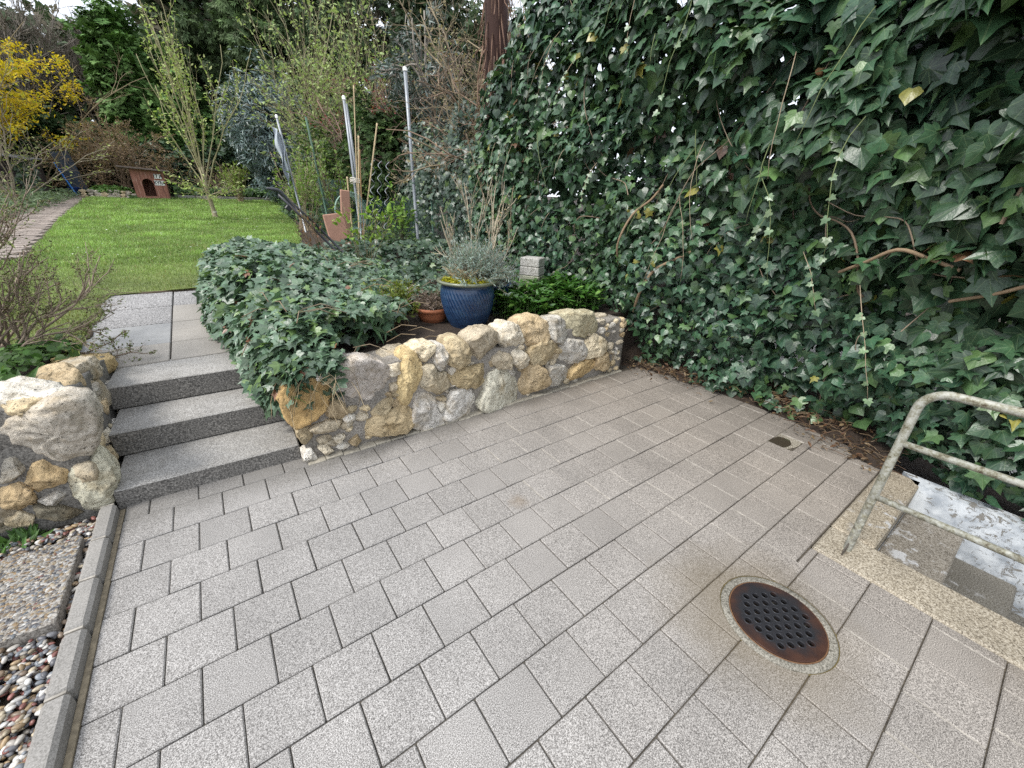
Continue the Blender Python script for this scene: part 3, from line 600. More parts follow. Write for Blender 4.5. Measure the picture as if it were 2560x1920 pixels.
def spray_tpl(n=6, wdt=.10, seed=1, spread=.8, drop=.3):
    r = np.random.default_rng(seed); V = []; T = []
    for i in range(n):
        a = (i - (n - 1) / 2) / n * 2 * spread + r.normal(0, .1); L = r.uniform(.7, 1.0) * (1 - .3 * abs(a)); y0 = .35 * i / n
        d = np.array([math.sin(a), math.cos(a)]); p = np.array([-d[1], d[0]]) * wdt
        b = np.array([0, y0]); z = r.normal(0, .08); k = len(V)
        V += [(*(b - p * .5), 0), (*(b + p * .5), 0), (*(b + d * L), z - drop * L * L)]; T.append([k, k + 1, k + 2])
        m_ = b + d * L * .55; V += [(*(m_ - p * 1.3), z * .5 - drop * .3), (*(m_ + p * 1.3), z * .5 - drop * .3 + .05)]; T.append([k + 3, k + 4, k + 2])
    return np.array(V, float), np.array(T), np.array(V, float)[:, :2]
NEEDLE = spray_tpl(7, .09, 2, 1.1, .35); SCALEF = spray_tpl(7, .13, 5, .9, .15)
def rdir(n, bias=(0, 0, 0), s=1.0): return norm(RNG.normal(0, s, (n, 3)) + np.array(bias))
def vcol(base, n, v=.2, alt=None, pa=0):
    c = np.array(base) * RNG.uniform(1 - v, 1 + v, (n, 1)) * RNG.uniform(.94, 1.06, (n, 3))
    if alt is not None:
        k = RNG.random(n) < pa; c[k] = np.array(alt) * RNG.uniform(.8, 1.2, (k.sum(), 1))
    return c
m_ivy = leaf_mat('ivy_leaf', .32, .36, .55, .12)
m_green = leaf_mat('green_leaf', 0, .5, .4, .3)
m_needle = leaf_mat('conifer_needle', 0, .65, .25, .12)
m_gloss = leaf_mat('glossy_leaf', 0, .3, .55, .1)
m_petal = leaf_mat('petal', 0, .6, .3, .35)
m_bark = bark_mat('grey_bark', (.16, .13, .10), (.30, .26, .20))
m_twig = bark_mat('pale_twig', (.26, .21, .14), (.42, .36, .27), 60)
m_brown = bark_mat('brown_bark', (.07, .045, .03), (.17, .11, .075))
m_redbark = bark_mat('red_bark', (.09, .045, .03), (.22, .12, .085), 25)
m_white1 = bark_mat('twig', (.8, .8, .8), (1.0, 1.0, 1.0), 50)       # colour comes from the twig's own attribute

# ---------------------------------------------------------------- ivy-covered fence
fn = empty('chain_link_fence', (3.5, 2, 0)); tag(fn, 'low green chain-link fence buried inside the tall ivy', 'fence')
m_wire = plain('green_wire', (.03, .09, .06), .5, .0, .1, 20, 0)
tb = Tubes()
for s_ in (-1, 1):
    for y in np.arange(-5.6, 9.0, .07):
        y1 = y + s_ * 1.3; tb.add([(3.52, y, 0.02), (3.52, y1, 1.32)], .0018, 3, cap=False)
tb.build('mesh', m_wire, fn)
for y in (-4.2, -1.8, .6, 3.0, 5.4, 7.8):
    tb = Tubes(); tb.add([(3.55, y, -.1), (3.55, y, 1.45)], .02, 8); tb.build('post', m_wire, fn)

def hedge_x(Y, z):
    """outer face of the ivy"""
    b = np.interp(Y, [-4.5, -2.6, -2.1, -1.5, -1.0, -.1, .3, 1.2, 2.2, 3.0], [3.05, 3.02, 3.05, 3.22, 3.30, 3.10, 3.02, 3.04, 3.04, 3.12])
    bul = np.interp(Y, [-4, -1.5, .5, 3], [.62, .50, .22, .10]) * np.clip((z - .9) / 1.6, 0, 1) ** 1.2
    und = np.interp(z, [0, .15, .5, .9, 1.4], [-.03, .04, .10, .04, 0])          # drawn back just above the ground, fuller above
    P = np.c_[Y * 1.1, z * 1.1, 0 * Y]
    return b - bul - und * .6 - .15 * fbm(P, 3) - .085 * fbm(P * 3.1 + 9, 2)
def hedge_top(Y): return np.interp(Y, [-5, 1.2, 1.9, 2.5, 2.85, 3.05], [3.9, 3.75, 3.35, 2.95, 2.5, 1.0]) + .1 * np.sin(Y * 5)
hg = empty('ivy_hedge', (3.3, -.5, 0)); tag(hg, 'tall wall of glossy dark ivy with large lobed leaves, right of the patio', 'hedge')
def hedge_layer(n, inset, sz0, name, dark=1.0, holes=.0, tpls=(IVY, IVYS)):
    Y = RNG.uniform(-4.6, 3.05, n); z = RNG.uniform(0.02, 3.9, n); ok = z < hedge_top(Y)
    zb = np.where((Y > .05) & (Y < 3.1), .42, .0)
    ok &= z > zb + .12 * (RNG.random(n) - .4) + np.where(Y < .05, .10 * (fbm(np.c_[Y * 2.2, 0 * Y, 0 * Y], 2) + .3), 0)
    hn = fbm(np.c_[Y * 1.6 + 3, z * 1.9, 0 * Y + inset * 3], 3)
    ok &= hn > (-.62 + holes) * np.where((Y < .2) & (z < 2.7), 1, 1.6)
    Y, z = Y[ok], z[ok]; n = len(Y)
    X = hedge_x(Y, z) + inset * RNG.uniform(.3, 1.3, n)
    e = .03; gy_n = (hedge_x(Y + e, z) - hedge_x(Y - e, z)) / (2 * e); gz_n = (hedge_x(Y, z + e) - hedge_x(Y, z - e)) / (2 * e)
    nr = norm(np.c_[-np.ones(n), gy_n, gz_n]); nr = norm(nr + np.array([0, 0, .55]) + RNG.normal(0, .52, (n, 3)))
    tip = np.c_[-.5 + RNG.normal(0, .5, n), RNG.normal(0, .75, n), -1 + RNG.normal(0, .35, n)]
    sz = sz0 * np.interp(Y, [-3, -1.2, 0, 1.5, 3], [1.35, 1.18, .95, .9, .92]) * np.interp(z, [0, .6, 1.6, 3], [.72, .85, 1.05, 1.25]) * np.clip(RNG.normal(1, .27, n), .4, 1.7)
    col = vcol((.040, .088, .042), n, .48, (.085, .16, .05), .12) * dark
    k = RNG.random(n) < .007; col[k] = np.array((.26, .24, .05)); k = RNG.random(n) < .003; col[k] = np.array((.12, .06, .03))
    cold = fbm(np.c_[Y * 2, z * 2, 0 * Y + 5], 2) > .1; col[cold] *= np.array((.92, .96, 1.12))
    sel = RNG.random(n) < .62
    V = []
    for s_, tp in ((sel, tpls[0]), (~sel, tpls[1])):
        V.append((s_, tp))
    Rm = frames(nr, tip); P = np.c_[X, Y, z]
    bm = bmesh.new()
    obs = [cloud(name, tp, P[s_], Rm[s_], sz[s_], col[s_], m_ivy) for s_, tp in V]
    return obs
def join_objs(obs, name, parent):
    """several meshes -> one"""
    bm = bmesh.new()
    base = obs[0]
    Vs = []; Ts = []; Cs = []; Us = []; n0 = 0
    for o in obs:
        me = o.data; nv = len(me.vertices); v = np.empty(nv * 3, np.float32); me.vertices.foreach_get('co', v)
        li = np.empty(len(me.loops), np.int32); me.loops.foreach_get('vertex_index', li)
        c = np.empty(nv * 4, np.float32); me.color_attributes['Col'].data.foreach_get('color', c)
        u = np.empty(len(me.loops) * 2, np.float32)
        if me.uv_layers: me.uv_layers[0].data.foreach_get('uv', u)
        uvv = np.zeros((nv, 2), np.float32); uvv[li] = u.reshape(-1, 2)
        Vs.append(v.reshape(-1, 3)); Ts.append(li.reshape(-1, 3) + n0); Cs.append(c.reshape(-1, 4)[:, :3]); Us.append(uvv); n0 += nv
        mat = me.materials[0]; bpy.data.objects.remove(o)
    bm.free()
    return link(name, fast_mesh(name, np.concatenate(Vs), np.concatenate(Ts), np.concatenate(Cs), np.concatenate(Us)), mat, parent)
ob = hedge_layer(12500, .07, .080, 'a', 1.0, .22) + hedge_layer(9000, .20, .084, 'b', .9, .05) + hedge_layer(12000, .42, .11, 'c', .8, -.8)  # deeper leaf layers coloured darker, painting in the hedge's inner shade
# leaves that stand proud and the young pale ones on trailing shoots
tb = Tubes(); YP = []; YN = []; YT = []
hr = random.Random(21)
for k in range(44):
    y0 = hr.uniform(-2.7, 2.6); z0 = hr.uniform(.9, min(3.4, float(hedge_top(np.array(y0))) - .2)); L = hr.uniform(.2, .75)
    p = np.array([float(hedge_x(np.array([y0]), np.array([z0]))[0]) - .03, y0, z0]); pts = [p]; d = np.array([-.4, hr.uniform(-.4, .4), -.35])
    for q in range(7):
        d = d + np.array([.05, hr.uniform(-.22, .22), -.22]); d = d / np.linalg.norm(d)
        n_ = pts[-1] + d * L / 7; hx = float(hedge_x(n_[1:2], n_[2:3])[0]) - .035; n_[0] = min(n_[0], hx); pts.append(n_)
    c_ = (.34, .27, .18) if hr.random() < .6 else (.16, .2, .08)
    tb.add(pts, np.linspace(.0032, .0014, 8), 4, c_)
    if hr.random() < .5:
        for q in range(2, 8):
            if hr.random() < .8: YP.append(pts[q]); YN.append((-1 + hr.uniform(-.4, .4), hr.uniform(-.5, .5), .5)); YT.append((hr.uniform(-.5, .5), hr.uniform(-1, 1), -.6))
YP = np.array(YP); n = len(YP)
ob.append(cloud('y', IVY3, YP, frames(np.array(YN), np.array(YT)), RNG.uniform(.035, .062, n), vcol((.13, .20, .10), n, .3), m_ivy))
join_objs(ob, 'foliage', hg)
# woody stems inside
for k in range(60):
    y0 = hr.uniform(-3.6, 3.0); z0 = hr.uniform(.0, 2.2); pts = []
    dy, dz = hr.uniform(-.35, .35), hr.uniform(.1, .45)
    th = hr.choice([.003, .004, .005, .008]); P0 = np.array([float(hedge_x(np.array([y0]), np.array([z0]))[0]) + hr.uniform(.06, .26), y0, z0])
    for q in range(9):
        pts.append(P0 + np.array([.05 * math.sin(q * 1.1 + k), dy * q * .35 + .06 * math.sin(q * .9 + k * 2), dz * q * .35 + .05 * math.cos(q * 1.3 + k)]))
    tb.add(curve_pts(pts, 3), np.linspace(th, th * .6, 25), 6, (.20, .145, .095) if th > .005 else (.26, .2, .14))
for (y0, z0, y1, z1, r_) in ((-1.35, 1.12, -1.9, 1.28, .010), (.1, .55, -.35, 1.2, .012), (.35, .9, .1, 1.7, .010), (-1.9, 1.05, -2.5, 1.2, .009)):
    pts = [np.array([float(hedge_x(np.array([y]), np.array([z]))[0]) + (.0 if i in (1, 2) else .08), y, z + (0, .04, .09, .02, -.06)[i]]) for i, (y, z) in enumerate(zip(np.linspace(y0, y1, 5), np.linspace(z0, z1, 5)))]
    tb.add(curve_pts(pts, 4), r_, 8, (.27, .19, .115))
tb.build('stems', m_white1, hg)
# litter and roots at the foot of the ivy
n = 900; y = RNG.uniform(-2.0, .1, n); x = np.interp(y, [-2, -1.5, -1, -.1], [3.02, 3.2, 3.38, 3.08]) + RNG.normal(.12, .12, n); z = .015 + .10 * np.clip((x - 3.1) / .4, 0, 1) + RNG.uniform(0, .02, n)
tl = Tubes()
for i in range(380):
    a = RNG.uniform(0, 6.28); L = RNG.uniform(.03, .14); p = np.array([x[i], y[i], z[i]]); d = np.array([math.cos(a), math.sin(a), RNG.uniform(-.1, .3)]) * L
    tl.add([p, p + d * .5 + np.array([0, 0, .01]), p + d], RNG.uniform(.0012, .003), 3, (.26, .19, .12) if RNG.random() < .6 else (.13, .08, .05))
a = cloud('l', OVAL, np.c_[x, y, z + .005], frames(rdir(n, (0, 0, 1.2), .5), rdir(n)), RNG.uniform(.02, .045, n), vcol((.13, .075, .04), n, .4, (.25, .18, .1), .2), m_green)
b_ = tl.build('m', m_green); li = join_objs([a, b_], 'leaf_litter', None); tag(li, 'brown dead leaves and twigs lying at the foot of the ivy', 'leaf litter', kind='stuff')
# a bank of soil under the ivy, drawn up to the fence
gxx, gyy = np.meshgrid(np.linspace(3.0, 3.75, 26), np.linspace(-2.0, .3, 60), indexing='ij')
hh = -.03 + .17 * np.clip((gxx - np.interp(gyy, [-2, -1.5, -1, -.1, .3], [2.98, 3.17, 3.3, 3.05, 2.95])) / .5, 0, 1) + .02 * fbm(np.c_[gxx.ravel() * 9, gyy.ravel() * 9, 0 * gxx.ravel()], 3).reshape(gxx.shape)
tag(grid_mesh('soil_bank', gxx, gyy, hh, m_soil), kind='structure')
nb = Boxes(); nb.poly([(3.75, -8, -.07), (7, -8, -.07), (7, .24, -.07), (3.75, .24, -.07)], [[0, 1, 2, 3]]); tag(nb.build('neighbour_path', plain('pale_gravel', (.5, .48, .45), .9, 0, .4, 30), fix=False), kind='structure')

# ---------------------------------------------------------------- ivy mound over the bed, left end of the rubble wall
def mound_h(X, Y):
    """height of the ivy's upper surface above z = 0 and a mask"""
    ex = np.interp(Y, [-.1, .1, .5, 1.2, 2.0, 3.0, 3.8], [.14, .06, -.02, -.12, -.20, -.14, .1])     # left edge
    top = np.interp(Y, [-.1, .15, .5, 1.2, 2.0, 2.8, 3.6], [.60, .66, .78, .90, .97, 1.0, .8])
    d = np.clip((X - ex) / .34, 0, 1); hgt = top * np.sqrt(np.clip(1 - (1 - d) ** 2, 0, 1))
    fall = np.interp(X, [.5, .95, 1.5, 2.4], [1, .82, .66, .60]); return ex, np.maximum(.42 + (hgt - .42) * 1, 0) * 0 + hgt * np.where(top > 0, fall + (1 - fall) * 0, 1)
im = empty('ivy_mound', (.5, 1.2, .5)); tag(im, 'rounded mound of blue-green ivy spilling over the steps, left end of the rubble wall', 'ivy')
def mound_layer(n, sz0, off, dark):
    u = RNG.random(n); Y = RNG.uniform(-.02, 3.5, n); ex = np.interp(Y, [-.1, .1, .5, 1.2, 2.0, 3.0, 3.8], [.13, .05, -.04, -.14, -.22, -.16, .1])
    top = np.interp(Y, [-.1, .15, .5, 1.2, 2.0, 2.8, 3.6], [.63, .74, .86, .97, 1.03, 1.07, .9])
    cx = ex + .42; side = u < .38                                                # side face towards the steps
    ang = RNG.uniform(0, np.pi / 2, n) ** 1.0
    base = np.interp(Y, [0, .3, 1.0, 1.6, 3.0], [.40, .22, .38, .44, .54]) + .02
    rz = top - base
    xs = cx - .42 * np.sin(ang) ** .8; zs = base + rz * np.cos(ang) ** .7
    zs = np.where(ang > 1.25, base + rz * np.cos(1.25) ** .7 * (np.pi / 2 - ang) / (np.pi / 2 - 1.25), zs)
    X = np.where(side, xs, cx + RNG.uniform(0, 1.35, n) ** 1.0); wid = np.clip((X - cx) / 1.35, 0, 1)
    z = np.where(side, zs, top - (top - .66) * wid ** .9 * np.interp(Y, [0, 1, 3], [1, 1, .9]))
    nr = np.where(side[:, None], np.c_[-np.sin(ang), -.15 + 0 * ang, np.cos(ang) + .5], np.c_[-.05 + 0 * ang, -.3 + 0 * ang, 1 + 0 * ang])
    bumpn = .07 * fbm(np.c_[X * 3, Y * 3, z * 3], 3); Pn = norm(nr)
    P = np.c_[X, Y, z] + Pn * (bumpn - off * RNG.uniform(.2, 1.2, n))[:, None]
    ok = (P[:, 0] < 1.0 - .55 * np.clip((.55 - Y) / .55, 0, 1)) | (Y > .65)
    ok &= ~((P[:, 0] > .42) & (Y < .32)); ok &= ~((P[:, 0] > 1.05) & (Y < 1.1))
    ok &= (P[:, 2] > np.where((Y < .1), .36, .1))
    P, Pn, side = P[ok], Pn[ok], side[ok]; n = len(P)
    nn = norm(Pn + RNG.normal(0, .62, (n, 3)) + np.array([0, -.1, .25])); tip = np.where(side[:, None], np.c_[-.6 + RNG.normal(0, .5, n), RNG.normal(-.3, .7, n), -.8 + 0 * RNG.normal(0, .4, n)], np.c_[RNG.normal(-.2, .9, n), RNG.normal(-.5, .8, n), -.2 + 0 * RNG.normal(0, .3, n)])
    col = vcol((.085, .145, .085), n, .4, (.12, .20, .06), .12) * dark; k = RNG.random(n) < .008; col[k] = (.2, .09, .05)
    sz = sz0 * np.clip(RNG.normal(1, .28, n), .35, 1.7) * np.interp(P[:, 1], [0, 1, 3.5], [.85, 1.0, 1.0])
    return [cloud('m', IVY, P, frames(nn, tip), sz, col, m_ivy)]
ob = mound_layer(6800, .072, .02, 1.0) + mound_layer(4200, .075, .10, .85) + mound_layer(2600, .085, .22, .7)  # lower leaf layers coloured darker to paint shade inside the mound
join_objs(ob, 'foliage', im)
tb = Tubes()
for k in range(22):
    y0 = hr.uniform(-.02, .5); x0 = np.interp(y0, [0, .5], [.15, .05]) + hr.uniform(-.05, .28); z0 = hr.uniform(.42, .62); p = np.array([x0, y0 if x0 < .1 else -.03, z0]); pts = [p]
    d = np.array([hr.uniform(-.8, .3), hr.uniform(-.6, .1), hr.uniform(-.4, .2)])
    for q in range(5): d = d + np.array([hr.uniform(-.3, .3), hr.uniform(-.3, .2), -.35]); pts.append(pts[-1] + d / np.linalg.norm(d) * .045)
    tb.add(pts, .0017, 3, (.42, .33, .2) if hr.random() < .6 else (.2, .15, .08))
for k in range(160):
    y0 = hr.uniform(.1, 3.3); x0 = hr.uniform(0, 1.2); a = hr.uniform(0, 6.28); p = np.array([x0, y0, hr.uniform(.55, .9)])
    tb.add([p, p + np.array([math.cos(a), math.sin(a), .2]) * .1, p + np.array([math.cos(a), math.sin(a), -.1]) * .2], .003, 3, (.25, .19, .12))
tb.build('stems', m_white1, im)
# no solid body inside the mound, only stems and the darkened lower leaves
# ---------------------------------------------------------------- drain
dr = empty('drain_cover', (DC[0], DC[1], 0)); tag(dr, 'round rusty iron drain lid with rows of holes in a concrete ring', 'drain')
V, T = lathe([(.170, -.3), (.170, .000), (.172, .002), (.192, .002), (.199, -.003), (.199, -.3)], 72, (DC[0], DC[1], 0))
m_ring, _, _ = speckle('ring_concrete', (.20, .188, .155), (.08, .072, .055), (.31, .29, .245), 160, .3, use_attr=False)
link('concrete_ring', fast_mesh('concrete_ring', V, T), m_ring, dr, True)
cu = bpy.data.curves.new('lid', 'CURVE'); cu.dimensions = '2D'; cu.fill_mode = 'BOTH'; cu.extrude = .006; cu.bevel_depth = .0012
def circ(cx, cy, r, n=28):
    s = cu.splines.new('POLY'); s.points.add(n - 1); s.use_cyclic_u = True
    for i in range(n): s.points[i].co = (cx + r * math.cos(i * 2 * math.pi / n), cy + r * math.sin(i * 2 * math.pi / n), 0, 1)
circ(0, 0, .163, 96); holes = []
a1 = np.array((.0347, -.0203)); a2 = np.array((-.0345, -.0190))
for i in range(-3, 4):
    for j in range(-3, 4):
        if abs(i + j) <= 3 and not (i == 0 and abs(j) == 9): p = a1 * i * 1.0 + a2 * j * 1.0; holes.append(p)
hp = []
for i in range(-3, 4):
    for j in range(-3, 4):
        if -3 <= i - j <= 3: hp.append(a1 * i + a2 * j) if False else None
# hexagonal field of holes
e1 = a1; e2 = a2; e3 = -(a1 + a2) * 0 + (a1 + a2)
pts_ = []
for q in range(-3, 4):
    for r_ in range(-3, 4):
        if abs(q + r_) <= 3: pts_.append(e1 * q + e2 * r_ if False else e1 * q - e2 * r_)
for p in pts_: circ(p[0], p[1], .0125)
tmp = bpy.data.objects.new('tmp', cu); COL.objects.link(tmp); dg = bpy.context.evaluated_depsgraph_get()
me = bpy.data.meshes.new_from_object(tmp.evaluated_get(dg)); bpy.data.objects.remove(tmp)
for v in me.vertices: v.co.x += DC[0] + .004; v.co.y += DC[1]; v.co.z -= .007
me.materials.clear()
m_iron, t, b = new_mat('rusty_iron'); co = coords(t); n = noise(t, co, 7, 5, .6)
s = blob(t, co, DC[0] + .012, DC[1] + .012, .118, .165, .05, 14)
c = mix(t, s, ramp(t, n, [(.35, (.040, .020, .016)), (.6, (.078, .038, .027))]), (.030, .030, .034))
t.links.new(c, b.inputs['Base Color']); b.inputs['Roughness'].default_value = .42; b.inputs['Metallic'].default_value = .35; bump(t, b, noise(t, co, 120, 3), .3, .002)
link('iron_lid', me, m_iron, dr)
V, T = lathe([(.1640, -.012), (.1640, -.002), (.1690, -.001), (.1700, -.012)], 72, (DC[0] + .002, DC[1], 0)); link('frame', fast_mesh('frame', V, T), plain('rust_rim', (.17, .09, .045), .7, .2, .3, 40), dr, True)
Vs = []; Ts = []; n0 = 0
for p in pts_:
    V, T = lathe([(.0125, -.0015), (.0145, .0012), (.0162, .0002), (.0168, -.002)], 20, (DC[0] + .004 + p[0], DC[1] + p[1], 0)); Vs.append(V); Ts.append(T + n0); n0 += len(V)
link('hole_rims', fast_mesh('hole_rims', np.concatenate(Vs), np.concatenate(Ts)), plain('black_iron', (.028, .03, .036), .33, .3, .2, 60), dr, True)
V, T = lathe([(.0001, -.30), (.17, -.30)], 40, (DC[0], DC[1], 0)); link('shaft_bottom', fast_mesh('shaft_bottom', V, T), plain('shaft_dark', (.012, .011, .01), .9), dr)
# algae-coloured mortar round the ring
V, T = lathe([(.199, -.004), (.203, -.0045), (.206, -.004)], 64, (DC[0], DC[1], 0)); link('mortar_collar', fast_mesh('mortar_collar', V, T), plain('algae', (.11, .085, .03), .7, 0, .3, 30), dr)

# ---------------------------------------------------------------- cellar stairwell
cs = empty('cellar_stairs', (2.5, -2.6, 0)); tag(cs, 'worn yellowish granite-concrete stairs going down beside the patio', 'stairs')
def cs_stain(t, co, c):
    n = noise(t, co, 11, 5, .7); k = mul(t, ramp(t, n, [(.56, 0.0), (.63, 1.0)]), blob(t, co, 2.55, -2.28, .15, .42, .1, 6))
    return mix(t, mul(t, k, .8), c, (.52, .53, .54))
m_gran, _, _ = speckle('yellow_granite', (.30, .258, .19), (.07, .055, .04), (.50, .455, .375), 170, .22, .8, stains=cs_stain, lo=.34, hi=.66)
def part_box(name, a, mat, par, col=(1, 1, 1), bev=.006):
    q = Boxes(); q.box(*a, col, bev); return q.build(name, mat, par)
part_box('kerb', (1.957, 2.205, -4.2, -1.968, -1.2, .003), m_gran, cs, bev=.01)
part_box('step', (2.207, 3.10, -2.148, -1.968, -.2, .004), m_gran, cs, (1, .98, .95), .008)
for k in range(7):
    y1 = -2.15 - .25 * k; part_box('step', (2.207, 3.00, y1 - .25 if k < 6 else -4.2, y1 - .002, -.15 * (k + 1) - .15, -.15 * (k + 1)), m_gran, cs, (.52 - .05 * k, .55 - .05 * k, .60 - .05 * k) if k else (.72, .74, .80), .008)  # grey tread tint plus painted shade: each lower tread coloured darker
m_flake, t, b = new_mat('flaking_whitewash'); co = coords(t)
n = noise(t, co, 26, 7, .78, .6); n2 = noise(t, co, 3, 3, .6)
k = nd(t, 'ShaderNodeMath', operation='MULTIPLY_ADD', i_1=.35); t.links.new(n2, k.inputs[0]); t.links.new(n, k.inputs[2])
f = ramp(t, k.outputs[0], [(.585, 0.0), (.625, 1.0)]); f2 = ramp(t, noise(t, co, 12, 5, .6), [(.35, (.30, .33, .36)), (.6, (.56, .59, .61))])
t.links.new(mix(t, f, (.19, .18, .16), f2), b.inputs['Base Color']); b.inputs['Roughness'].default_value = .8; bump(t, b, f, .5, .004)
wq = Boxes(); wq.poly([(3.04, -4.3, .004), (3.16, -4.3, .004), (3.16, -2.05, .004), (3.04, -2.13, .004), (2.985, -4.3, -1.3), (2.985, -2.13, -1.3), (3.16, -2.05, -1.3), (3.16, -4.3, -1.3)], [[0, 1, 2, 3], [0, 3, 5, 4], [1, 7, 6, 2], [3, 2, 6, 5], [4, 5, 6, 7], [0, 4, 7, 1]])
wq.build('white_wall', m_flake, cs)
part_box('back_wall', (1.957, 3.16, -4.3, -4.2, -1.3, .002), m_gran, cs)

# ---------------------------------------------------------------- handrail
hrl = empty('handrail', (2.08, -2.07, 0)); tag(hrl, 'weathered grey-green tubular steel handrail with three rails, beside the cellar stairs', 'handrail')
m_rail, t, b = new_mat('weathered_tube'); co = coords(t); n = noise(t, co, 38, 6, .75)
c = ramp(t, n, [(.34, (.07, .05, .03)), (.43, (.20, .19, .13)), (.55, (.34, .34, .29)), (.72, (.46, .46, .42))])
sp = nd(t, 'ShaderNodeSeparateXYZ'); t.links.new(co, sp.inputs[0]); mr = nd(t, 'ShaderNodeMapRange', i_1=.5, i_2=.2); t.links.new(sp.outputs[2], mr.inputs[0])
c = mix(t, mul(t, mul(t, mr.outputs[0], ramp(t, noise(t, co, 20, 5, .7), [(.42, 0.0), (.55, 1.0)])), .7), c, (.09, .085, .07))
t.links.new(c, b.inputs['Base Color']); b.inputs['Roughness'].default_value = .6; b.inputs['Metallic'].default_value = .15; bump(t, b, n, .4, .003)
X0, Y0 = 2.08, -2.072; R_ = .0165
arc = [(X0, Y0, 0.0), (X0, Y0 + .003, .4), (X0, Y0 + .006, .76)] + [(X0, Y0 + .006 - .085 * (1 - math.cos(a)), .76 + .085 * math.sin(a)) for a in np.linspace(.15, math.pi / 2, 9)] + [(X0, Y0 - .5, .862), (X0, Y0 - 1.4, .875), (X0, Y0 - 1.75, .878)]
e = [(X0, Y0 - 1.75 - .085 * math.sin(a), .793 + .085 * math.cos(a)) for a in np.linspace(.15, math.pi / 2, 8)] + [(X0, Y0 - 1.835, .4), (X0, Y0 - 1.835, 0.0)]
tb = Tubes(); tb.add(arc + e, R_, 16); tb.build('top_rail', m_rail, hrl)
for z in (.60, .322):
    tb = Tubes(); tb.add([(X0, Y0, z), (X0, Y0 - .6, z + .012), (X0, Y0 - 1.2, z + .012), (X0, Y0 - 1.835, z)], .0135, 14); tb.build('rail', m_rail, hrl)
fb = Boxes(); fb.box(-.055, .012, -.003, .003, 0, .05, (1, 1, 1), .001, Matrix.Rotation(-.2, 3, 'Y'), (X0 - .01, Y0 + .002, .0)); fb.build('foot_bracket', plain('rusted_plate', (.10, .085, .07), .7, .3, .4, 60), hrl)

# ---------------------------------------------------------------- glazed pot with lavender
PX, PY, PZ = 1.555, .60, .498
pt = empty('glazed_pot', (PX, PY, PZ)); tag(pt, 'large blue glazed pot with spiral ribs and lavender, behind the rubble wall', 'plant pot')
prof = [(.0, .0), (.132, .0), (.140, .008), (.165, .06), (.190, .13), (.206, .20), (.213, .26), (.212, .305), (.206, .335), (.207, .350), (.236, .362), (.244, .372), (.240, .384), (.222, .386), (.205, .372), (.198, .345), (.2, .3), (.0, .30)]
Vv, Tt = lathe(prof[:-1], 288, (0, 0, 0)); nr_ = len(prof) - 1
ang = np.arctan2(Vv[:, 1], Vv[:, 0]); rad = np.hypot(Vv[:, 0], Vv[:, 1]); zz_ = Vv[:, 2]
rib = np.clip(np.minimum((zz_ - .01) / .05, (.315 - zz_) / .05), 0, 1) * (rad > .12) * (np.arange(len(Vv)) < 8 * 288)
Vv[:, :2] *= (1 + (np.abs(np.sin((ang * 48 + zz_ * 75) / 2)) ** .6 - .8) * .042 * rib / 1.0)[:, None]
m_pot, t, b = new_mat('blue_glaze'); co = coords(t); sp = nd(t, 'ShaderNodeSeparateXYZ'); t.links.new(co, sp.inputs[0])
n = noise(t, co, 16, 5, .7); c = ramp(t, n, [(.3, (.010, .026, .07)), (.55, (.016, .045, .105)), (.75, (.035, .075, .13))])
mr = nd(t, 'ShaderNodeMapRange', i_1=PZ + .345, i_2=PZ + .372); t.links.new(sp.outputs[2], mr.inputs[0]); c = mix(t, mr.outputs[0], c, (.14, .155, .10))
t.links.new(c, b.inputs['Base Color']); b.inputs['Roughness'].default_value = .28; b.inputs['Specular IOR Level'].default_value = .6; bump(t, b, n, .15, .004)
Vv += np.array([PX, PY, PZ]); link('pot', fast_mesh('pot', Vv, Tt), m_pot, pt, True)
# finer rib relief needs many rings: dense middle band
zz = np.linspace(.008, .335, 60); pr = np.interp(zz, [p[1] for p in prof[1:9]], [p[0] for p in prof[1:9]])
Vb, Tb = lathe(list(zip(pr, zz)), 360); ang = np.arctan2(Vb[:, 1], Vb[:, 0]); zz_ = Vb[:, 2]; rib = np.clip(np.minimum((zz_ - .008) / .04, (.325 - zz_) / .05), 0, 1)
Vb[:, :2] *= (1.012 + (np.abs(np.sin((ang * 44 + zz_ * 95) / 2)) ** .7 - .7) * .05 * rib)[:, None]; Vb += np.array([PX, PY, PZ]); link('ribbed_belly', fast_mesh('ribbed_belly', Vb, Tb), m_pot, pt, True)
patch('soil', PX, PY, .203, .203, PZ + .368, m_soil, wob=0, parent=pt)
n = 1500; a = RNG.uniform(0, 6.28, n); r = .2 * np.sqrt(RNG.random(n)); k = (np.cos(a + 2.2) > -.35); a, r = a[k], r[k]; n = len(a)
cloud('moss', SCALEF, np.c_[PX + r * np.cos(a), PY + r * np.sin(a), PZ + .372 + .022 * (1 - (r / .2) ** 2) + RNG.uniform(-.01, .01, n)], frames(rdir(n, (0, 0, 1.5), .6), rdir(n, (0, 0, .6))), RNG.uniform(.02, .035, n), vcol((.42, .40, .03), n, .3), m_green, pt)
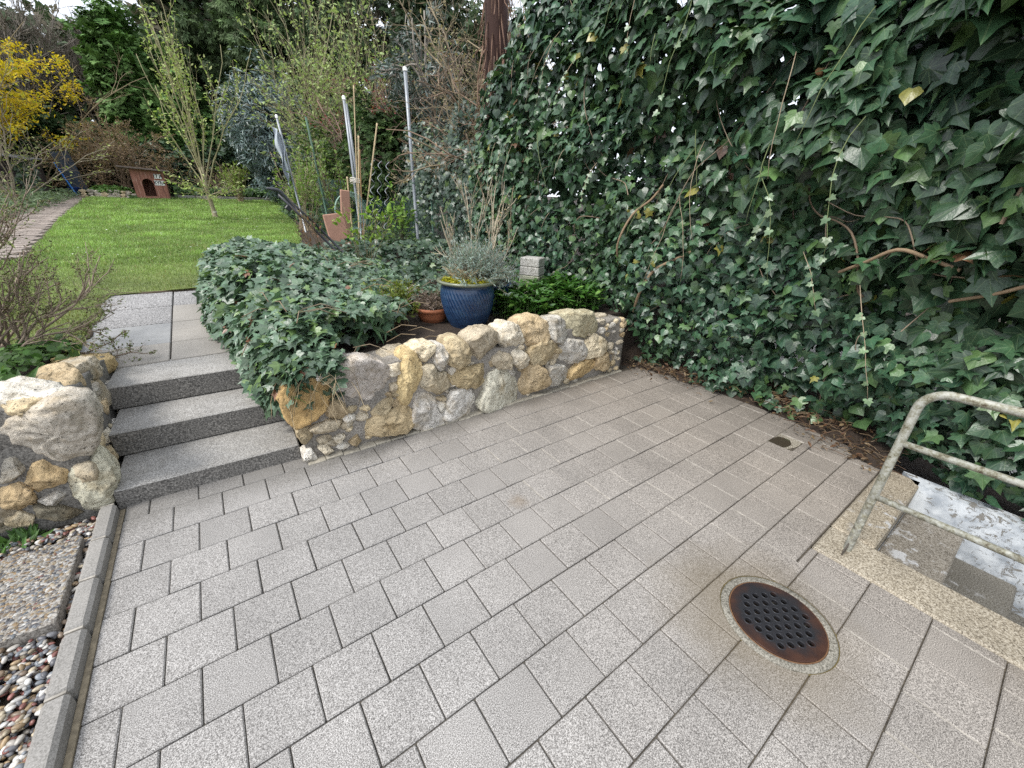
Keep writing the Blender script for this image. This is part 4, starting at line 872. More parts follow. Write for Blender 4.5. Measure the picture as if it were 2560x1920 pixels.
def lavender(cx, cy, cz, nst, L, spread, lean, parent, seed=1, r0=.06, vtop=(.26, .33, .29)):
    r = np.random.default_rng(seed); tb = Tubes(); P = []; D = []; C = []
    for i in range(nst):
        a = r.uniform(0, 6.28); el = r.uniform(.25, 1.5); d = np.array([math.cos(a) * math.cos(el) * spread + lean[0], math.sin(a) * math.cos(el) * spread + lean[1], math.sin(el) * .9]); d /= np.linalg.norm(d)
        p = np.array([cx + r.uniform(-r0, r0), cy + r.uniform(-r0, r0), cz]); pts = [p]; l = L * r.uniform(.55, 1.1)
        for q in range(5): d = d + r.normal(0, .12, 3) + np.array([0, 0, -.02]); d /= np.linalg.norm(d); pts.append(pts[-1] + d * l / 5)
        tb.add(pts, np.linspace(.0022, .001, 6), 3, (.34, .28, .2))
        for q in range(2, 6):
            for m_ in range(7):
                t_ = r.random(); pp = pts[q - 1] * (1 - t_) + pts[q] * t_; P.append(pp); D.append(d * .8 + r.normal(0, .55, 3)); C.append(q)
    P = np.array(P); D = norm(np.array(D)); n = len(P); C = np.array(C)
    col = np.where((C >= 3)[:, None], np.array(vtop), np.array((.17, .15, .125))) * r.uniform(.7, 1.25, (n, 1))
    tb.build('stems', m_white1, parent)
    cloud('foliage', (LANCE[0] * np.array([1, 1, .3]), LANCE[1], LANCE[2]), P, frames(rdir(n), D), RNG.uniform(.022, .036, n), col, m_green, parent)
lavender(PX + .05, PY + .04, PZ + .345, 300, .36, 1.05, (.30, .02), pt, 3, .11)
tb = Tubes()
for i in range(90):
    a = RNG.uniform(2.2, 5.6); p = np.array([PX + RNG.uniform(-.1, .05), PY + RNG.uniform(-.1, .05), PZ + .35]); L = RNG.uniform(.1, .2)
    d = np.array([math.cos(a) * .7, math.sin(a) * .7, .75]); tb.add([p, p + d * L * .5 + np.array([0, 0, .02]), p + d * L], .0012, 3, (.42, .34, .2))
tb.build('dry_stalks', m_white1, pt)
p2 = empty('glazed_pot', (1.98, .85, .5)); tag(p2, 'smaller blue pot mostly hidden behind the large ribbed pot', 'plant pot')
V, T = lathe([(.0, 0), (.10, 0), (.14, .06), (.16, .14), (.165, .22), (.155, .25), (.175, .262), (.176, .275), (.15, .277), (.145, .25), (.0, .24)], 48, (1.97, .86, .505)); link('pot', fast_mesh('pot', V, T), m_pot, p2, True)
lavender(1.97, .86, .745, 110, .30, .9, (.12, -.05), p2, 9, .08, (.22, .25, .25))
# terracotta bowl with heather
tp = empty('terracotta_bowl', (1.35, .84, .5)); tag(tp, 'small terracotta planting bowl with dry heather, left of the blue ribbed pot', 'plant pot')
m_terra = plain('terracotta', (.34, .12, .055), .7, 0, .25, 25, .3)
V, T = lathe([(0, 0), (.095, 0), (.12, .05), (.132, .09), (.135, .098), (.150, .100), (.152, .128), (.138, .130), (.132, .11), (.0, .105)], 64, (1.35, .84, .505)); link('bowl', fast_mesh('bowl', V, T), m_terra, tp, True)
patch('soil', 1.35, .84, .13, .13, .612, m_soil, wob=0, parent=tp)
lavender(1.35, .84, .61, 80, .16, 1.0, (0, 0), tp, 12, .09, (.20, .15, .12))
# stacked stone blocks
m_blk, _, _ = speckle('block_concrete', (.34, .33, .30), (.14, .13, .11), (.5, .48, .45), 90, .3, .9)
for k, (dx, sz, lb) in enumerate(((0, .17, 'weathered pale stone block, topmost of the stack of three against the ivy'), (.006, .172, 'weathered pale stone block, middle one of the stack of three against the ivy'), (.012, .18, 'weathered pale stone block with green algae, lowest of the stack of three against the ivy'))):
    q = Boxes(); q.box(-sz / 2, sz / 2, -sz * .62, sz * .62, 0, .088, (1, 1, 1) if k < 2 else (.75, .8, .65), .008, Matrix.Rotation(.5 + dx * 4, 3, 'Z'), (2.62, 1.10, .862 - k * .0895))
    o = q.build('stone_block', m_blk); tag(o, lb, 'stone block', 'stone blocks stacked against the ivy')
q = Boxes(); q.box(-.12, .12, -.13, .13, 0, .18, (.8, .82, .7), .012, Matrix.Rotation(.55, 3, 'Z'), (2.62, 1.10, .50)); tag(q.build('stone_plinth', m_blk), 'wide mossy stone plinth carrying the stack of pale blocks', 'plinth')

# ---------------------------------------------------------------- doghouse
DX, DY, DZ = -1.17, 17.0, 1.16
dh = empty('doghouse', (DX, DY, DZ)); tag(dh, 'red-brown wooden doghouse with a flat overhanging roof and an arched door', 'doghouse')
m_dog, t, b = new_mat('red_stained_wood'); co = coords(t); sc_ = nd(t, 'ShaderNodeVectorMath', operation='MULTIPLY', i_1=(30, 30, 3)); t.links.new(co, sc_.inputs[0])
n = noise(t, sc_.outputs[0], 1, 5, .7); c = ramp(t, n, [(.35, (.16, .065, .045)), (.55, (.30, .125, .085)), (.70, (.44, .32, .26))]); t.links.new(c, b.inputs['Base Color']); b.inputs['Roughness'].default_value = .75
W, H0, D0 = .86, .86, .8
Rd = Matrix.Rotation(.05, 3, 'Y')
def dlocal(v): return (DX + v[0], DY + v[1], DZ + v[2])
cu = bpy.data.curves.new('front', 'CURVE'); cu.dimensions = '2D'; cu.fill_mode = 'BOTH'; cu.extrude = .012
def poly2(P):
    s = cu.splines.new('POLY'); s.points.add(len(P) - 1); s.use_cyclic_u = True
    for i, (x, y) in enumerate(P): s.points[i].co = (x, y, 0, 1)
poly2([(-.40, 0), (.42, 0), (.42, .80), (-.40, .86)])
poly2([(-.19, .06), (.10, .06)] + [(-.045 + .145 * math.cos(a), .42 + .16 * math.sin(a)) for a in np.linspace(0, math.pi, 14)])
tmp = bpy.data.objects.new('tmp', cu); COL.objects.link(tmp); dg = bpy.context.evaluated_depsgraph_get(); me = bpy.data.meshes.new_from_object(tmp.evaluated_get(dg)); bpy.data.objects.remove(tmp); me.materials.clear()
for v in me.vertices: v.co = Vector(dlocal((v.co.x, -.38 + v.co.z, v.co.y + .03)))
link('front_wall', me, m_dog, dh)
for nm, a in (('side_wall', (-.42, -.397, -.375, .40, .03, .86)), ('side_wall', (.397, .42, -.375, .40, .03, .80)), ('back_wall', (-.395, .395, .38, .40, .03, .80)), ('floor', (-.395, .395, -.36, .38, .03, .055))):
    q = Boxes(); q.box(a[0], a[1], a[2], a[3], a[4], a[5], (1, 1, 1), .003, None, (DX, DY, DZ)); q.build(nm, m_dog, dh)
q = Boxes(); q.box(-.68, .60, -.58, .52, -.022, .022, (1, 1, 1), .005, Matrix.Rotation(.05, 3, 'Y'), (DX, DY, DZ + .885)); q.build('roof', plain('roof_felt', (.13, .10, .085), .85, 0, .3, 12, .5), dh)
m_run = plain('dark_wood', (.05, .04, .033), .8)
for y_ in (-.40, .36):
    q = Boxes(); q.box(-.46, .46, y_, y_ + .06, -.03, .03, (1, 1, 1), .004, None, (DX, DY, DZ)); q.build('runner', m_run, dh)
m_sign = plain('enamel', (.72, .72, .69), .5, 0, .05, 10, 0); m_ink = plain('black_ink', (.012, .012, .014), .6, 0, 0, 10, 0)
for txt, x0, x1, z0, z1, sz in (('17 A', .155, .345, .62, .755, .115), ('KYRA', .13, .385, .425, .565, .105)):
    q = Boxes(); q.box(x0, x1, -.405, -.394, z0, z1, (1, 1, 1), .001, None, (DX, DY, DZ)); sg = q.build('name_sign' if txt == 'KYRA' else 'number_sign', m_sign, dh); sg['label'] = 'white sign reading ' + txt
    fc = bpy.data.curves.new('txt', 'FONT'); fc.body = txt; fc.size = sz * 1.25; fc.align_x = 'CENTER'; fc.align_y = 'CENTER'; fc.extrude = .001; fc.offset = .004
    tmp = bpy.data.objects.new('tmp', fc); COL.objects.link(tmp); dg = bpy.context.evaluated_depsgraph_get(); me = bpy.data.meshes.new_from_object(tmp.evaluated_get(dg)); bpy.data.objects.remove(tmp); me.materials.clear()
    for v in me.vertices: v.co = Vector(dlocal(((x0 + x1) / 2 + v.co.x * .86, -.407 - v.co.z, (z0 + z1) / 2 + v.co.y)))
    lt = link('lettering', me, m_ink, None); lt.parent = sg

# ---------------------------------------------------------------- garden poles, canes, wires
m_steel = plain('galvanised_pole', (.27, .29, .31), .45, .35, .15, 30, .1); m_cane = bark_mat('cane', (.42, .32, .18), (.58, .46, .29), 30); m_gpole = plain('green_coated_pole', (.05, .11, .07), .6, 0, .2, 20)
def pole(name, a, b_, r, mat, label, cat, group=None, cap=None, rings=(), col=(1, 1, 1)):
    a = np.array(a, float); b_ = np.array(b_, float); e_ = empty(name, tuple(a)); tag(e_, label, cat, group)
    tb = Tubes(); tb.add([a, (a + b_) / 2, b_], r, 12, col); tb.build('shaft', mat, e_)
    if cap is not None: tb = Tubes(); tb.add([b_ - np.array([0, 0, .02]), b_ + np.array([0, 0, .02]), b_ + np.array([0, 0, .034])], [r * 1.25, r * 1.25, r * .6], 12); tb.build('cap', cap, e_)
    for f in rings:
        p = a + (b_ - a) * f; tb = Tubes(); tb.add([p, p + np.array([0, 0, .014])], r * 1.3, 12); tb.build('tie', m_gpole, e_)
    return e_
pole('garden_pole', (3.06, 5.0, .55), (3.01, 5.0, 3.29), .027, m_steel, 'tall slanting grey metal pole with a white cap, standing before the ivy', 'pole', 'grey poles in the bed', m_sign, (.22, .42, .70))
pole('garden_pole', (2.17, 5.4, .6), (2.155, 5.45, 2.86), .021, m_steel, 'grey metal pole standing left in the bundle of canes', 'pole', 'grey poles in the bed', m_sign)
pole('garden_pole', (2.25, 5.42, .6), (2.20, 5.50, 2.80), .018, m_steel, 'grey metal pole standing right behind its twin in the bundle of canes', 'pole', 'grey poles in the bed')
pole('garden_pole', (1.95, 6.6, .7), (1.80, 6.6, 2.70), .018, m_gpole, 'thin green pole in the leafing shrubs, left of the bundle of canes', 'pole', None, None, (), (1, 1, 1))
pole('garden_pole', (1.68, 7.6, .7), (1.50, 7.6, 2.78), .019, m_steel, 'pale metal pole carrying a white plastic sheet', 'pole', None, m_sign)
for i, (a, b_, r, lb) in enumerate((((1.99, 5.3, .6), (2.02, 5.3, 1.75), .012, 'pale bamboo cane rising straight, leftmost in the bundle'), ((2.08, 5.3, .62), (2.29, 5.32, 3.02), .009, 'thinnest and tallest bamboo cane of the bundle'), ((2.06, 5.25, .6), (2.27, 5.28, 2.35), .013, 'short thick bamboo cane in the middle of the bundle'), ((2.10, 5.15, .6), (2.24, 5.2, 2.15), .010, 'brown bamboo cane pressed against the thick one'), ((2.10, 5.25, .6), (2.60, 5.3, 2.56), .013, 'bamboo cane leaning out to the right of the bundle'), ((1.86, 5.2, .62), (1.85, 5.2, 1.45), .008, 'short thin cane standing left of the terracotta tile'))):
    tb = Tubes(); a = np.array(a); b_ = np.array(b_); n = 14; ts_ = np.linspace(0, 1, n * 3 + 1); rr_ = np.array([r * (1.22 if k % 6 == 0 else 1) for k in range(len(ts_))]); tb.add([a + (b_ - a) * q for q in ts_], rr_, 8, (1, 1, 1) if i != 3 else (.55, .42, .33)); tag(tb.build('bamboo_cane', m_cane), lb, 'cane', 'bamboo canes in the bed')
tb = Tubes(); a = np.linspace(0, 6.28 * 3, 60); tb.add(np.c_[2.13 + .075 * np.cos(a), 5.28 + .07 * np.sin(a), 1.66 + .012 * a / 3 + .015 * np.sin(a * 2)], .007, 6, (.8, .75, .65)); tag(tb.build('tie_rope', m_white1), 'pale rope tied round the bundle of canes', 'rope')
for i, (x, y) in enumerate(((2.38, 5.6), (2.52, 5.65), (2.68, 5.7))):
    z = np.linspace(0, 1, 90); tb = Tubes(); tb.add(np.c_[x + .20 * z + .035 * np.sin(z * 45), y + .035 * np.cos(z * 45), .6 + 1.45 * z], .006, 6); tag(tb.build('spiral_stake', m_steel), ('metal spiral plant stake nearest the canes', 'metal spiral plant stake in the middle of three', 'metal spiral plant stake nearest the tall grey pole')[i], 'plant stake', 'spiral plant stakes')
# roll of green wire mesh
m_gw = plain('green_mesh_wire', (.03, .10, .085), .5, 0, .1, 20, 0)
wm = empty('wire_mesh_roll', (2.9, 6.2, .7)); tag(wm, 'open roll of green wire mesh standing behind the canes', 'wire mesh'); tb = Tubes(); U = np.linspace(-.9, 1.1, 54)
px_ = lambda u: (2.85 + u * .85, 6.15 + .22 * math.cos(u * 2.4))
for k, u in enumerate(U):
    for s_ in (-1, 1):
        L = 13; tb.add([(*px_(u + s_ * q * .0377), .66 + q * .062) for q in range(L)], .0028, 3, cap=False)
tb.build('mesh', m_gw, wm); 
wm = empty('wire_mesh_roll', (1.9, 6.9, .7)); tag(wm, 'dark green wire mesh panel left of the canes', 'wire mesh'); tb = Tubes()
for k in range(30):
    tb.add([(1.95 + k * .018, 7.0, .7), (1.90 + k * .018, 7.0, 1.75)], .003, 3); 
    if k < 22: tb.add([(1.93, 7.0, .75 + k * .045), (2.48, 7.0, .75 + k * .045)], .003, 3)
tb.build('mesh', m_gw, wm)
tb = Tubes()
for q in range(9):
    a = np.linspace(-.6, 5.3, 34); rx, rz = .19 + .008 * q, .26 + .006 * q; tb.add(np.c_[1.90 + rx * np.cos(a) + .01 * q, 5.12 + .02 * np.sin(a * 3 + q), 1.22 + rz * np.sin(a)], .0035, 4, (.28, .42, .34))
tag(tb.build('wire_coil', m_white1), 'loose coil of pale green garden wire hanging on the canes', 'wire coil')
# plastic sheet on the pole
u, v = np.meshgrid(np.linspace(0, 1, 14), np.linspace(0, 1, 30), indexing='ij')
zx = 1.50 - .12 + .15 * u * (1 - .6 * v) + .10 * v + .02 * np.sin(v * 14 + u * 5); zz = 2.62 - .95 * v - .1 * u; yy = 7.58 + .05 * np.sin(u * 9 + v * 6)
o = grid_mesh('plastic_sheet', zx, yy, zz, plain('white_plastic', (.40, .44, .48), .4, 0, .1, 10, .1)); tag(o, 'torn white plastic sheet hanging on a metal pole among the shrubs', 'plastic sheet')
# terracotta slabs
q = Boxes(); q.box(-.15, .15, -.02, .02, 0, .62, (1, 1, 1), .01, Matrix.Rotation(-.12, 3, 'Y') @ Matrix.Rotation(-.12, 3, 'X'), (1.64, 4.6, .60))
q2 = plain('pale_terracotta', (.40, .22, .155), .8, 0, .15, 12, .3); tag(q.build('terracotta_tile', q2), 'large pale terracotta tile leaning among the canes', 'tile', 'terracotta tiles among the canes')
q = Boxes(); q.box(-.07, .07, -.02, .02, 0, .95, (.85, .8, .8), .01, Matrix.Rotation(.10, 3, 'Y'), (1.74, 4.85, .60)); tag(q.build('terracotta_tile', q2), 'narrow upright terracotta tile behind the larger one', 'tile', 'terracotta tiles among the canes')
# black folding handle
hb = empty('cart_handle', (1.45, 4.0, .7)); tag(hb, 'black tubular cart handle sticking out slantwise above the ivy mound', 'handle')
m_blk2 = plain('black_tube', (.016, .018, .022), .35, .2, .1, 20, .05, spec=.6)
A = np.array((1.46, 4.0, .70)); B = np.array((.80, 4.0, 1.46)); off_ = np.array((.03, .06, .02))
for s_ in (-1, 1): tb = Tubes(); tb.add([A + off_ * s_, (A + B) / 2 + off_ * s_ + np.array([0, 0, .02]), B + off_ * s_ * .6], .016, 10); tb.build('tube', m_blk2, hb)
tb = Tubes(); tb.add(curve_pts([B + (A - B) * .25, B + np.array([.02, 0, .015]), B + np.array([-.06, 0, .045]), B + np.array([-.13, 0, .055])], 6), np.concatenate([np.full(12, .021), np.linspace(.024, .014, 7)]), 10); tb.build('grip', plain('grey_grip', (.045, .048, .055), .5), hb)
q = Boxes(); q.box(-.035, .035, -.03, .03, -.04, .02, (1, 1, 1), .008, Matrix.Rotation(.7, 3, 'Y'), tuple(B + (A - B) * .13 + np.array([-.01, -.02, -.06]))); q.build('latch', m_blk2, hb)
tb = Tubes(); tb.add([(.50, 10.4, .875), (.72, 10.2, .872), (1.0, 10.1, .874)], .012, 6, (.75, .7, .62)); tag(tb.build('stick', m_white1), 'pale bare stick lying on the lawn right of the young tree', 'stick')
# ---------------------------------------------------------------- lawn and path
LX = [-4.0, -4.0, -2.05, -2.12, -2.25, -2.62, -2.78]; LYk = [1.5, 3.0, 5.0, 6.5, 9.5, 14.8, 17.3]
def lawn_l(Y): return np.interp(Y, [1.4, 4.6, 5.2, 9.5, 14.8, 17.3], [-3.6, -2.3, -1.87, -2.27, -2.65, -2.85])
def lawn_r(Y): return np.interp(Y, [1.45, 2.93, 2.96, 4.0, 5.28, 8.6, 17.3], [-.97, -.93, .35, .85, 1.14, 1.67, 2.45]) + .03 * np.sin(Y * 9)
Yg = np.concatenate([np.linspace(1.45, 2.93, 14), [2.962], np.linspace(3.1, 17.2, 60)]); Ug = np.linspace(0, 1, 24)
YY, UU = np.meshgrid(Yg, Ug, indexing='ij'); XX = lawn_l(YY) + (lawn_r(YY) - lawn_l(YY)) * UU
m_turf, t, b = new_mat('turf'); co = coords(t)
c = ramp(t, noise(t, co, 2.2, 5, .7), [(.3, (.07, .09, .025)), (.5, (.13, .175, .04)), (.7, (.18, .22, .06))])
t.links.new(c, b.inputs['Base Color']); b.inputs['Roughness'].default_value = .9; bump(t, b, noise(t, co, 90, 4), .8, .02)
tag(grid_mesh('lawn', XX, YY, np.maximum(hz(XX, YY), zt(YY)) + .012, m_turf), kind='structure')
def blades(n, y0, y1, wd, ht, pw=1.0):
    Y = y0 + (y1 - y0) * RNG.random(n) ** pw; l, r = lawn_l(Y) - .02, lawn_r(Y) + .03; X = l + (r - l) * RNG.random(n)
    z = np.maximum(hz(X, Y), zt(Y)) + .008
    tuft = fbm(np.c_[X * 3.5, Y * 3.5, 0 * X], 3); h = ht * np.clip(1 + .5 * tuft + RNG.normal(0, .2, n), .4, 2.0)
    V = np.array([(-.5, 0, 0), (.5, 0, 0), (.4, .18, .55), (-.4, .18, .55), (0, .6, 1.0)], float); T = np.array([[0, 1, 2], [0, 2, 3], [3, 2, 4]])
    a = RNG.uniform(0, 6.28, n); R = np.zeros((n, 3, 3)); R[:, 0, 0] = np.cos(a); R[:, 1, 0] = np.sin(a); R[:, 0, 1] = -np.sin(a); R[:, 1, 1] = np.cos(a); R[:, 2, 2] = 1
    dry = fbm(np.c_[X * 1.1 + 4, Y * 1.1, 0 * X], 3); k = np.clip((5.2 - Y) / 2.5, 0, 1)[:, None]
    g = np.array((.225, .335, .09)) * (1 - k) + np.array((.235, .27, .11)) * k; g = g * (1 + .15 * dry[:, None])
    col = g * (1 + .35 * tuft[:, None]) * RNG.uniform(.7, 1.3, (n, 1)); d = (RNG.random(n) < .05 + .13 * (dry > .15) * (Y < 6)); col[d] = np.array((.30, .25, .11)) * RNG.uniform(.7, 1.2, (d.sum(), 1))
    return cloud('b', (V, T, np.zeros((5, 2))), np.c_[X, Y, z], R, np.c_[np.full(n, wd) * RNG.uniform(.7, 1.3, n), h * RNG.uniform(.3, 1.1, n), h], col, m_blade)
m_blade = leaf_mat('grass_blade', 0, .5, .35, .3)
go = join_objs([blades(60000, 1.4, 5.0, .0045, .028), blades(60000, 4.5, 9.5, .007, .042), blades(50000, 9, 17.3, .012, .055)], 'grass', None); tag(go, 'short bright green lawn grass, drier near the slabs', 'grass', kind='stuff')
n = 160; Y = RNG.uniform(4, 17, n); X = lawn_l(Y) + (lawn_r(Y) - lawn_l(Y)) * RNG.random(n)
o = cloud('daisies', ROUND, np.c_[X, Y, zt(Y) + .055], frames(rdir(n, (0, 0, 2), .3), rdir(n)), np.full(n, .022), vcol((.7, .7, .66), n, .1), m_petal); tag(o, 'tiny white daisies scattered over the lawn', 'daisies', kind='stuff')
# soil edge of the lawn beside the slabs
tb = Tubes(); e_ = [(-.955 + .03 * math.sin(y * 11) - .05 * (y < 1.75), y, float(zt(y)) + .004) for y in np.linspace(1.5, 2.94, 26)] + [(x, 2.955 + .02 * math.sin(x * 13), float(zt(2.95)) + .004) for x in np.linspace(-.93, .3, 20)]
tb.add(e_, .016, 6, (.09, .065, .04)); tag(tb.build('lawn_edge', m_white1), kind='structure')
m_path, _, _ = speckle('path_paver', (.27, .225, .19), (.16, .13, .11), (.36, .31, .27), 60, .2, .9)
pb = Boxes(); rp_ = random.Random(8)
for r in range(62):
    y = 4.0 + r * .215; l = float(lawn_l(np.array(y))) - .06; wdt = np.interp(y, [4, 6, 15, 17.2], [.72, .62, .62, .6])
    for k in range(3):
        x1 = l - k * wdt / 3; o_ = (r % 2) * .06; pb.box(x1 - wdt / 3 + .004 - o_, x1 - .004 - o_, y + .004, y + .211, -.04, .010 + rp_.uniform(-.003, .003), (rp_.uniform(.82, 1.1),) * 3, .005, Matrix.Rotation(0, 3, 'X'), (0, 0, float(zt(y + .1))))
tag(pb.build('garden_path', m_path), kind='structure')

# ---------------------------------------------------------------- branching plants
class Plant:
    def __init__(s, seed): s.r = np.random.default_rng(seed); s.tb = Tubes(); s.tk = Tubes(); s.tips = []; s.dirs = []
    def grow(s, p, d, L, rad, depth, nb=(4, 6), ang=.7, up=.15, wander=.16, shrink=.62, col=(.2, .16, .12), t0=.25, seg=7, sides=5, leaf_from=1, rs=.55):
        r = s.r; pts = [np.array(p, float)]; d = norm(np.array(d, float)); ds = [d]
        for q in range(seg):
            d = norm(d + r.normal(0, wander, 3) + np.array([0, 0, up])); pts.append(pts[-1] + d * L / seg); ds.append(d)
        (s.tk if depth >= 3 else s.tb).add(pts, np.linspace(rad, rad * (.35 if depth else .4), seg + 1), sides if depth > 1 else 3, col)
        if depth <= leaf_from:
            for q in range(1, seg + 1): s.tips.append(pts[q]); s.dirs.append(ds[q])
        if depth == 0: return
        for k in range(r.integers(*nb) if nb[1] > nb[0] else nb[0]):
            t = t0 + (1 - t0) * (k + r.random()) / nb[1]; t = min(t, .98); i = int(t * seg); f = t * seg - i; bp = pts[i] * (1 - f) + pts[min(i + 1, seg)] * f
            a = norm(np.cross(ds[i], r.normal(0, 1, 3))); nd_ = norm(ds[i] * math.cos(ang) + a * math.sin(ang) * r.uniform(.7, 1.3))
            s.grow(bp, nd_, L * shrink * r.uniform(.7, 1.15) * (1.1 - .5 * t), rad * rs, depth - 1, nb, ang, up, wander, shrink, col, t0, seg, sides, leaf_from, rs)
    def leaves(s, per, tpl, sz, col, v=.25, alt=None, pa=0, spread=.02, mat=None, name='foliage', parent=None, nb=(0, 0, .6), sel=1.0, tipd=.7, clump=0):
        P = np.array(s.tips); D = np.array(s.dirs)
        if sel < 1: k = s.r.random(len(P)) < sel; P, D = P[k], D[k]
        P = np.repeat(P, per, 0); D = np.repeat(D, per, 0); n = len(P); P = P + s.r.normal(0, spread, (n, 3))
        T = norm(D * tipd + s.r.normal(0, .6, (n, 3))); N_ = norm(s.r.normal(0, .6, (n, 3)) + np.array(nb))
        return cloud(name, tpl, P, frames(N_, T), sz * np.clip(s.r.normal(1, .25, n), .4, 1.7), vcol(col, n, v, alt, pa), mat or m_green, parent)
    def wood(s, name, parent, mat=None):
        if s.tb.n and s.tk.n: s.tb.V += s.tk.V; s.tb.C += s.tk.C; s.tb.T += [t_ + s.tb.n for t_ in s.tk.T]; s.tb.n += s.tk.n
        elif not s.tb.n: s.tb = s.tk
        return s.tb.build(name, mat or m_white1, parent)
    def split(s, e_, trunk='trunk', tw='branches'):
        if s.tk.n: s.tk.build(trunk, m_white1, e_)
        if s.tb.n: s.tb.build(tw, m_white1, e_)
def G(x, y): return float(hz(np.array(x), np.array(y)))
# shrub with buds, front left
e_ = empty('budding_shrub', (-1.2, 1.35, .5)); tag(e_, 'bare twiggy shrub with small green buds, left edge, growing behind the left rubble wall', 'shrub')
pl = Plant(4)
for i in range(24):
    a = pl.r.uniform(-1.0, 1.3) if i % 3 else pl.r.uniform(1.6, 4.5); el = pl.r.uniform(.15, 1.35)
    pl.grow((-1.22 + pl.r.normal(0, .05), 1.35 + pl.r.normal(0, .08), .5), (math.cos(a) * math.cos(el), math.sin(a) * math.cos(el), math.sin(el)), pl.r.uniform(.5, .98) * (.62 + .55 * math.sin(el)), .009, 3, (3, 5), .6, .06, .17, .62, (.27, .21, .155), .2, 7, 5, 0)
pl.split(e_, 'branches', 'twigs')
pl.leaves(1, BUD, .013, (.16, .19, .06), .3, (.14, .09, .05), .3, .004, m_green, 'buds', e_, sel=.5)
pl.leaves(2, LANCE, .022, (.19, .24, .06), .3, None, 0, .01, m_green, 'leaves', e_, sel=.16)
# low plants behind the left wall
e_ = empty('ground_ivy', (-1.3, .6, .55)); tag(e_, 'low carpet of small round green leaves on top of the left rubble wall', 'ground cover', kind='stuff')
n = 4200; X = RNG.uniform(-2.6, -.86, n); Y = RNG.uniform(.30, 1.75, n); k = (X < -.93 + .08 * np.sin(Y * 7)) & (fbm(np.c_[X * 2.5, Y * 2.5, 0 * X], 2) > -.45 + .5 * (Y > .9)); X, Y = X[k], Y[k]; n = len(X)
z = np.interp(Y, [.25, .5, 1.0, 1.7], [.575, .60, .55, .46]) + RNG.uniform(.0, .075, n)
cloud('leaves', ROUND, np.c_[X, Y, z], frames(norm(RNG.normal(0, .35, (n, 3)) + np.array([0, -.25, 1])), rdir(n, (0, -.4, 0))), RNG.uniform(.022, .05, n), vcol((.055, .12, .022), n, .3, (.10, .2, .04), .2), m_green, e_)
n = 900; X = RNG.uniform(-2.4, -.9, n); Y = RNG.uniform(.28, .5, n); cloud('grass_leaves', LANCE, np.c_[X, Y, np.full(n, .585)], frames(rdir(n, (0, -1, .4), .4), rdir(n, (0, -.8, .5), .5)), RNG.uniform(.05, .11, n) , vcol((.06, .12, .03), n, .3), m_green, e_)
n = 700; X = RNG.uniform(-1.75, -.98, n); k = RNG.random(n); Y = .14 - .1 * k + RNG.normal(0, .02, n); n_ = X < -1.0; X, Y = X[n_], Y[n_]; n = len(X)
o = cloud('weeds', LANCE, np.c_[X, Y, np.full(n, -.02)], frames(rdir(n, (0, -1, .6), .5), rdir(n, (0, -.3, 1), .5)), RNG.uniform(.04, .085, n), vcol((.07, .15, .03), n, .3), m_green); tag(o, 'tufts of green weeds at the foot of the left rubble wall', 'weeds', kind='stuff')

# evergreen perennial right of the pot
e_ = empty('evergreen_perennial', (2.3, .6, .5)); tag(e_, 'glossy bright green leafy perennial clump on the rubble wall, right of the blue ribbed pot', 'plant')
P = []; D = []; N_ = []
for k in range(330):
    x, y = RNG.uniform(1.86, 2.96), RNG.uniform(.34, .95); c0 = np.array([x, y, .50]); hgt = .10 + .12 * RNG.random() + .10 * (y - .34)
    a0 = RNG.uniform(0, 6.28)
    for q in range(7):
        a = a0 + q * .9; el = RNG.uniform(.1, .9); d = np.array([math.cos(a) * math.cos(el), math.sin(a) * math.cos(el) - .2, math.sin(el)]); P.append(c0 + np.array([0, 0, hgt if q < 5 else hgt * .45])); D.append(d); N_.append(np.array([0, 0, 1.2]) - d * .5 + RNG.normal(0, .25, 3))
n = len(P); cloud('foliage', OVAL, np.array(P), frames(np.array(N_), np.array(D)), np.c_[RNG.uniform(.06, .10, n), RNG.uniform(.06, .13, n), RNG.uniform(.06, .14, n)], vcol((.05, .13, .022), n, .3, (.13, .24, .05), .14), m_gloss, e_)
tb = Tubes()
for p in P[::7]: tb.add([(p[0], p[1], .48), tuple(p)], .003, 4, (.12, .2, .06))
tb.build('stems', m_white1, e_)
# bare hydrangea behind the pot
e_ = empty('bare_hydrangea', (2.15, 1.3, .52)); tag(e_, 'bare pale branching hydrangea stems between the tall grey pole and the ivy', 'shrub')
pl = Plant(12)
for i, (dx, dy, dz, L) in enumerate(((-.55, .1, .9, .85), (-.28, .0, 1, 1.05), (-.42, .3, .9, .9), (-.1, .1, 1, 1.15), (.1, .15, 1, 1.1), (.28, .1, 1, .95), (.4, -.1, .9, .8), (-.7, .0, .75, .7), (.02, -.15, 1, .9), (.18, .3, 1, 1.15))):
    pl.grow((2.12 + .07 * dx + pl.r.normal(0, .04), 1.25 + pl.r.normal(0, .06), .5), (dx, dy, dz), L, .009, 2, (2, 4), .42, .06, .09, .5, (.47, .40, .29), .4, 7, 6, 0, .72)
a_o = pl.wood('s', None); b_o = pl.leaves(1, BUD, .02, (.34, .27, .15), .3, (.20, .25, .07), .3, .003, m_white1, 'b', None, sel=.3); join_objs([b_o, a_o], 'stems', e_)
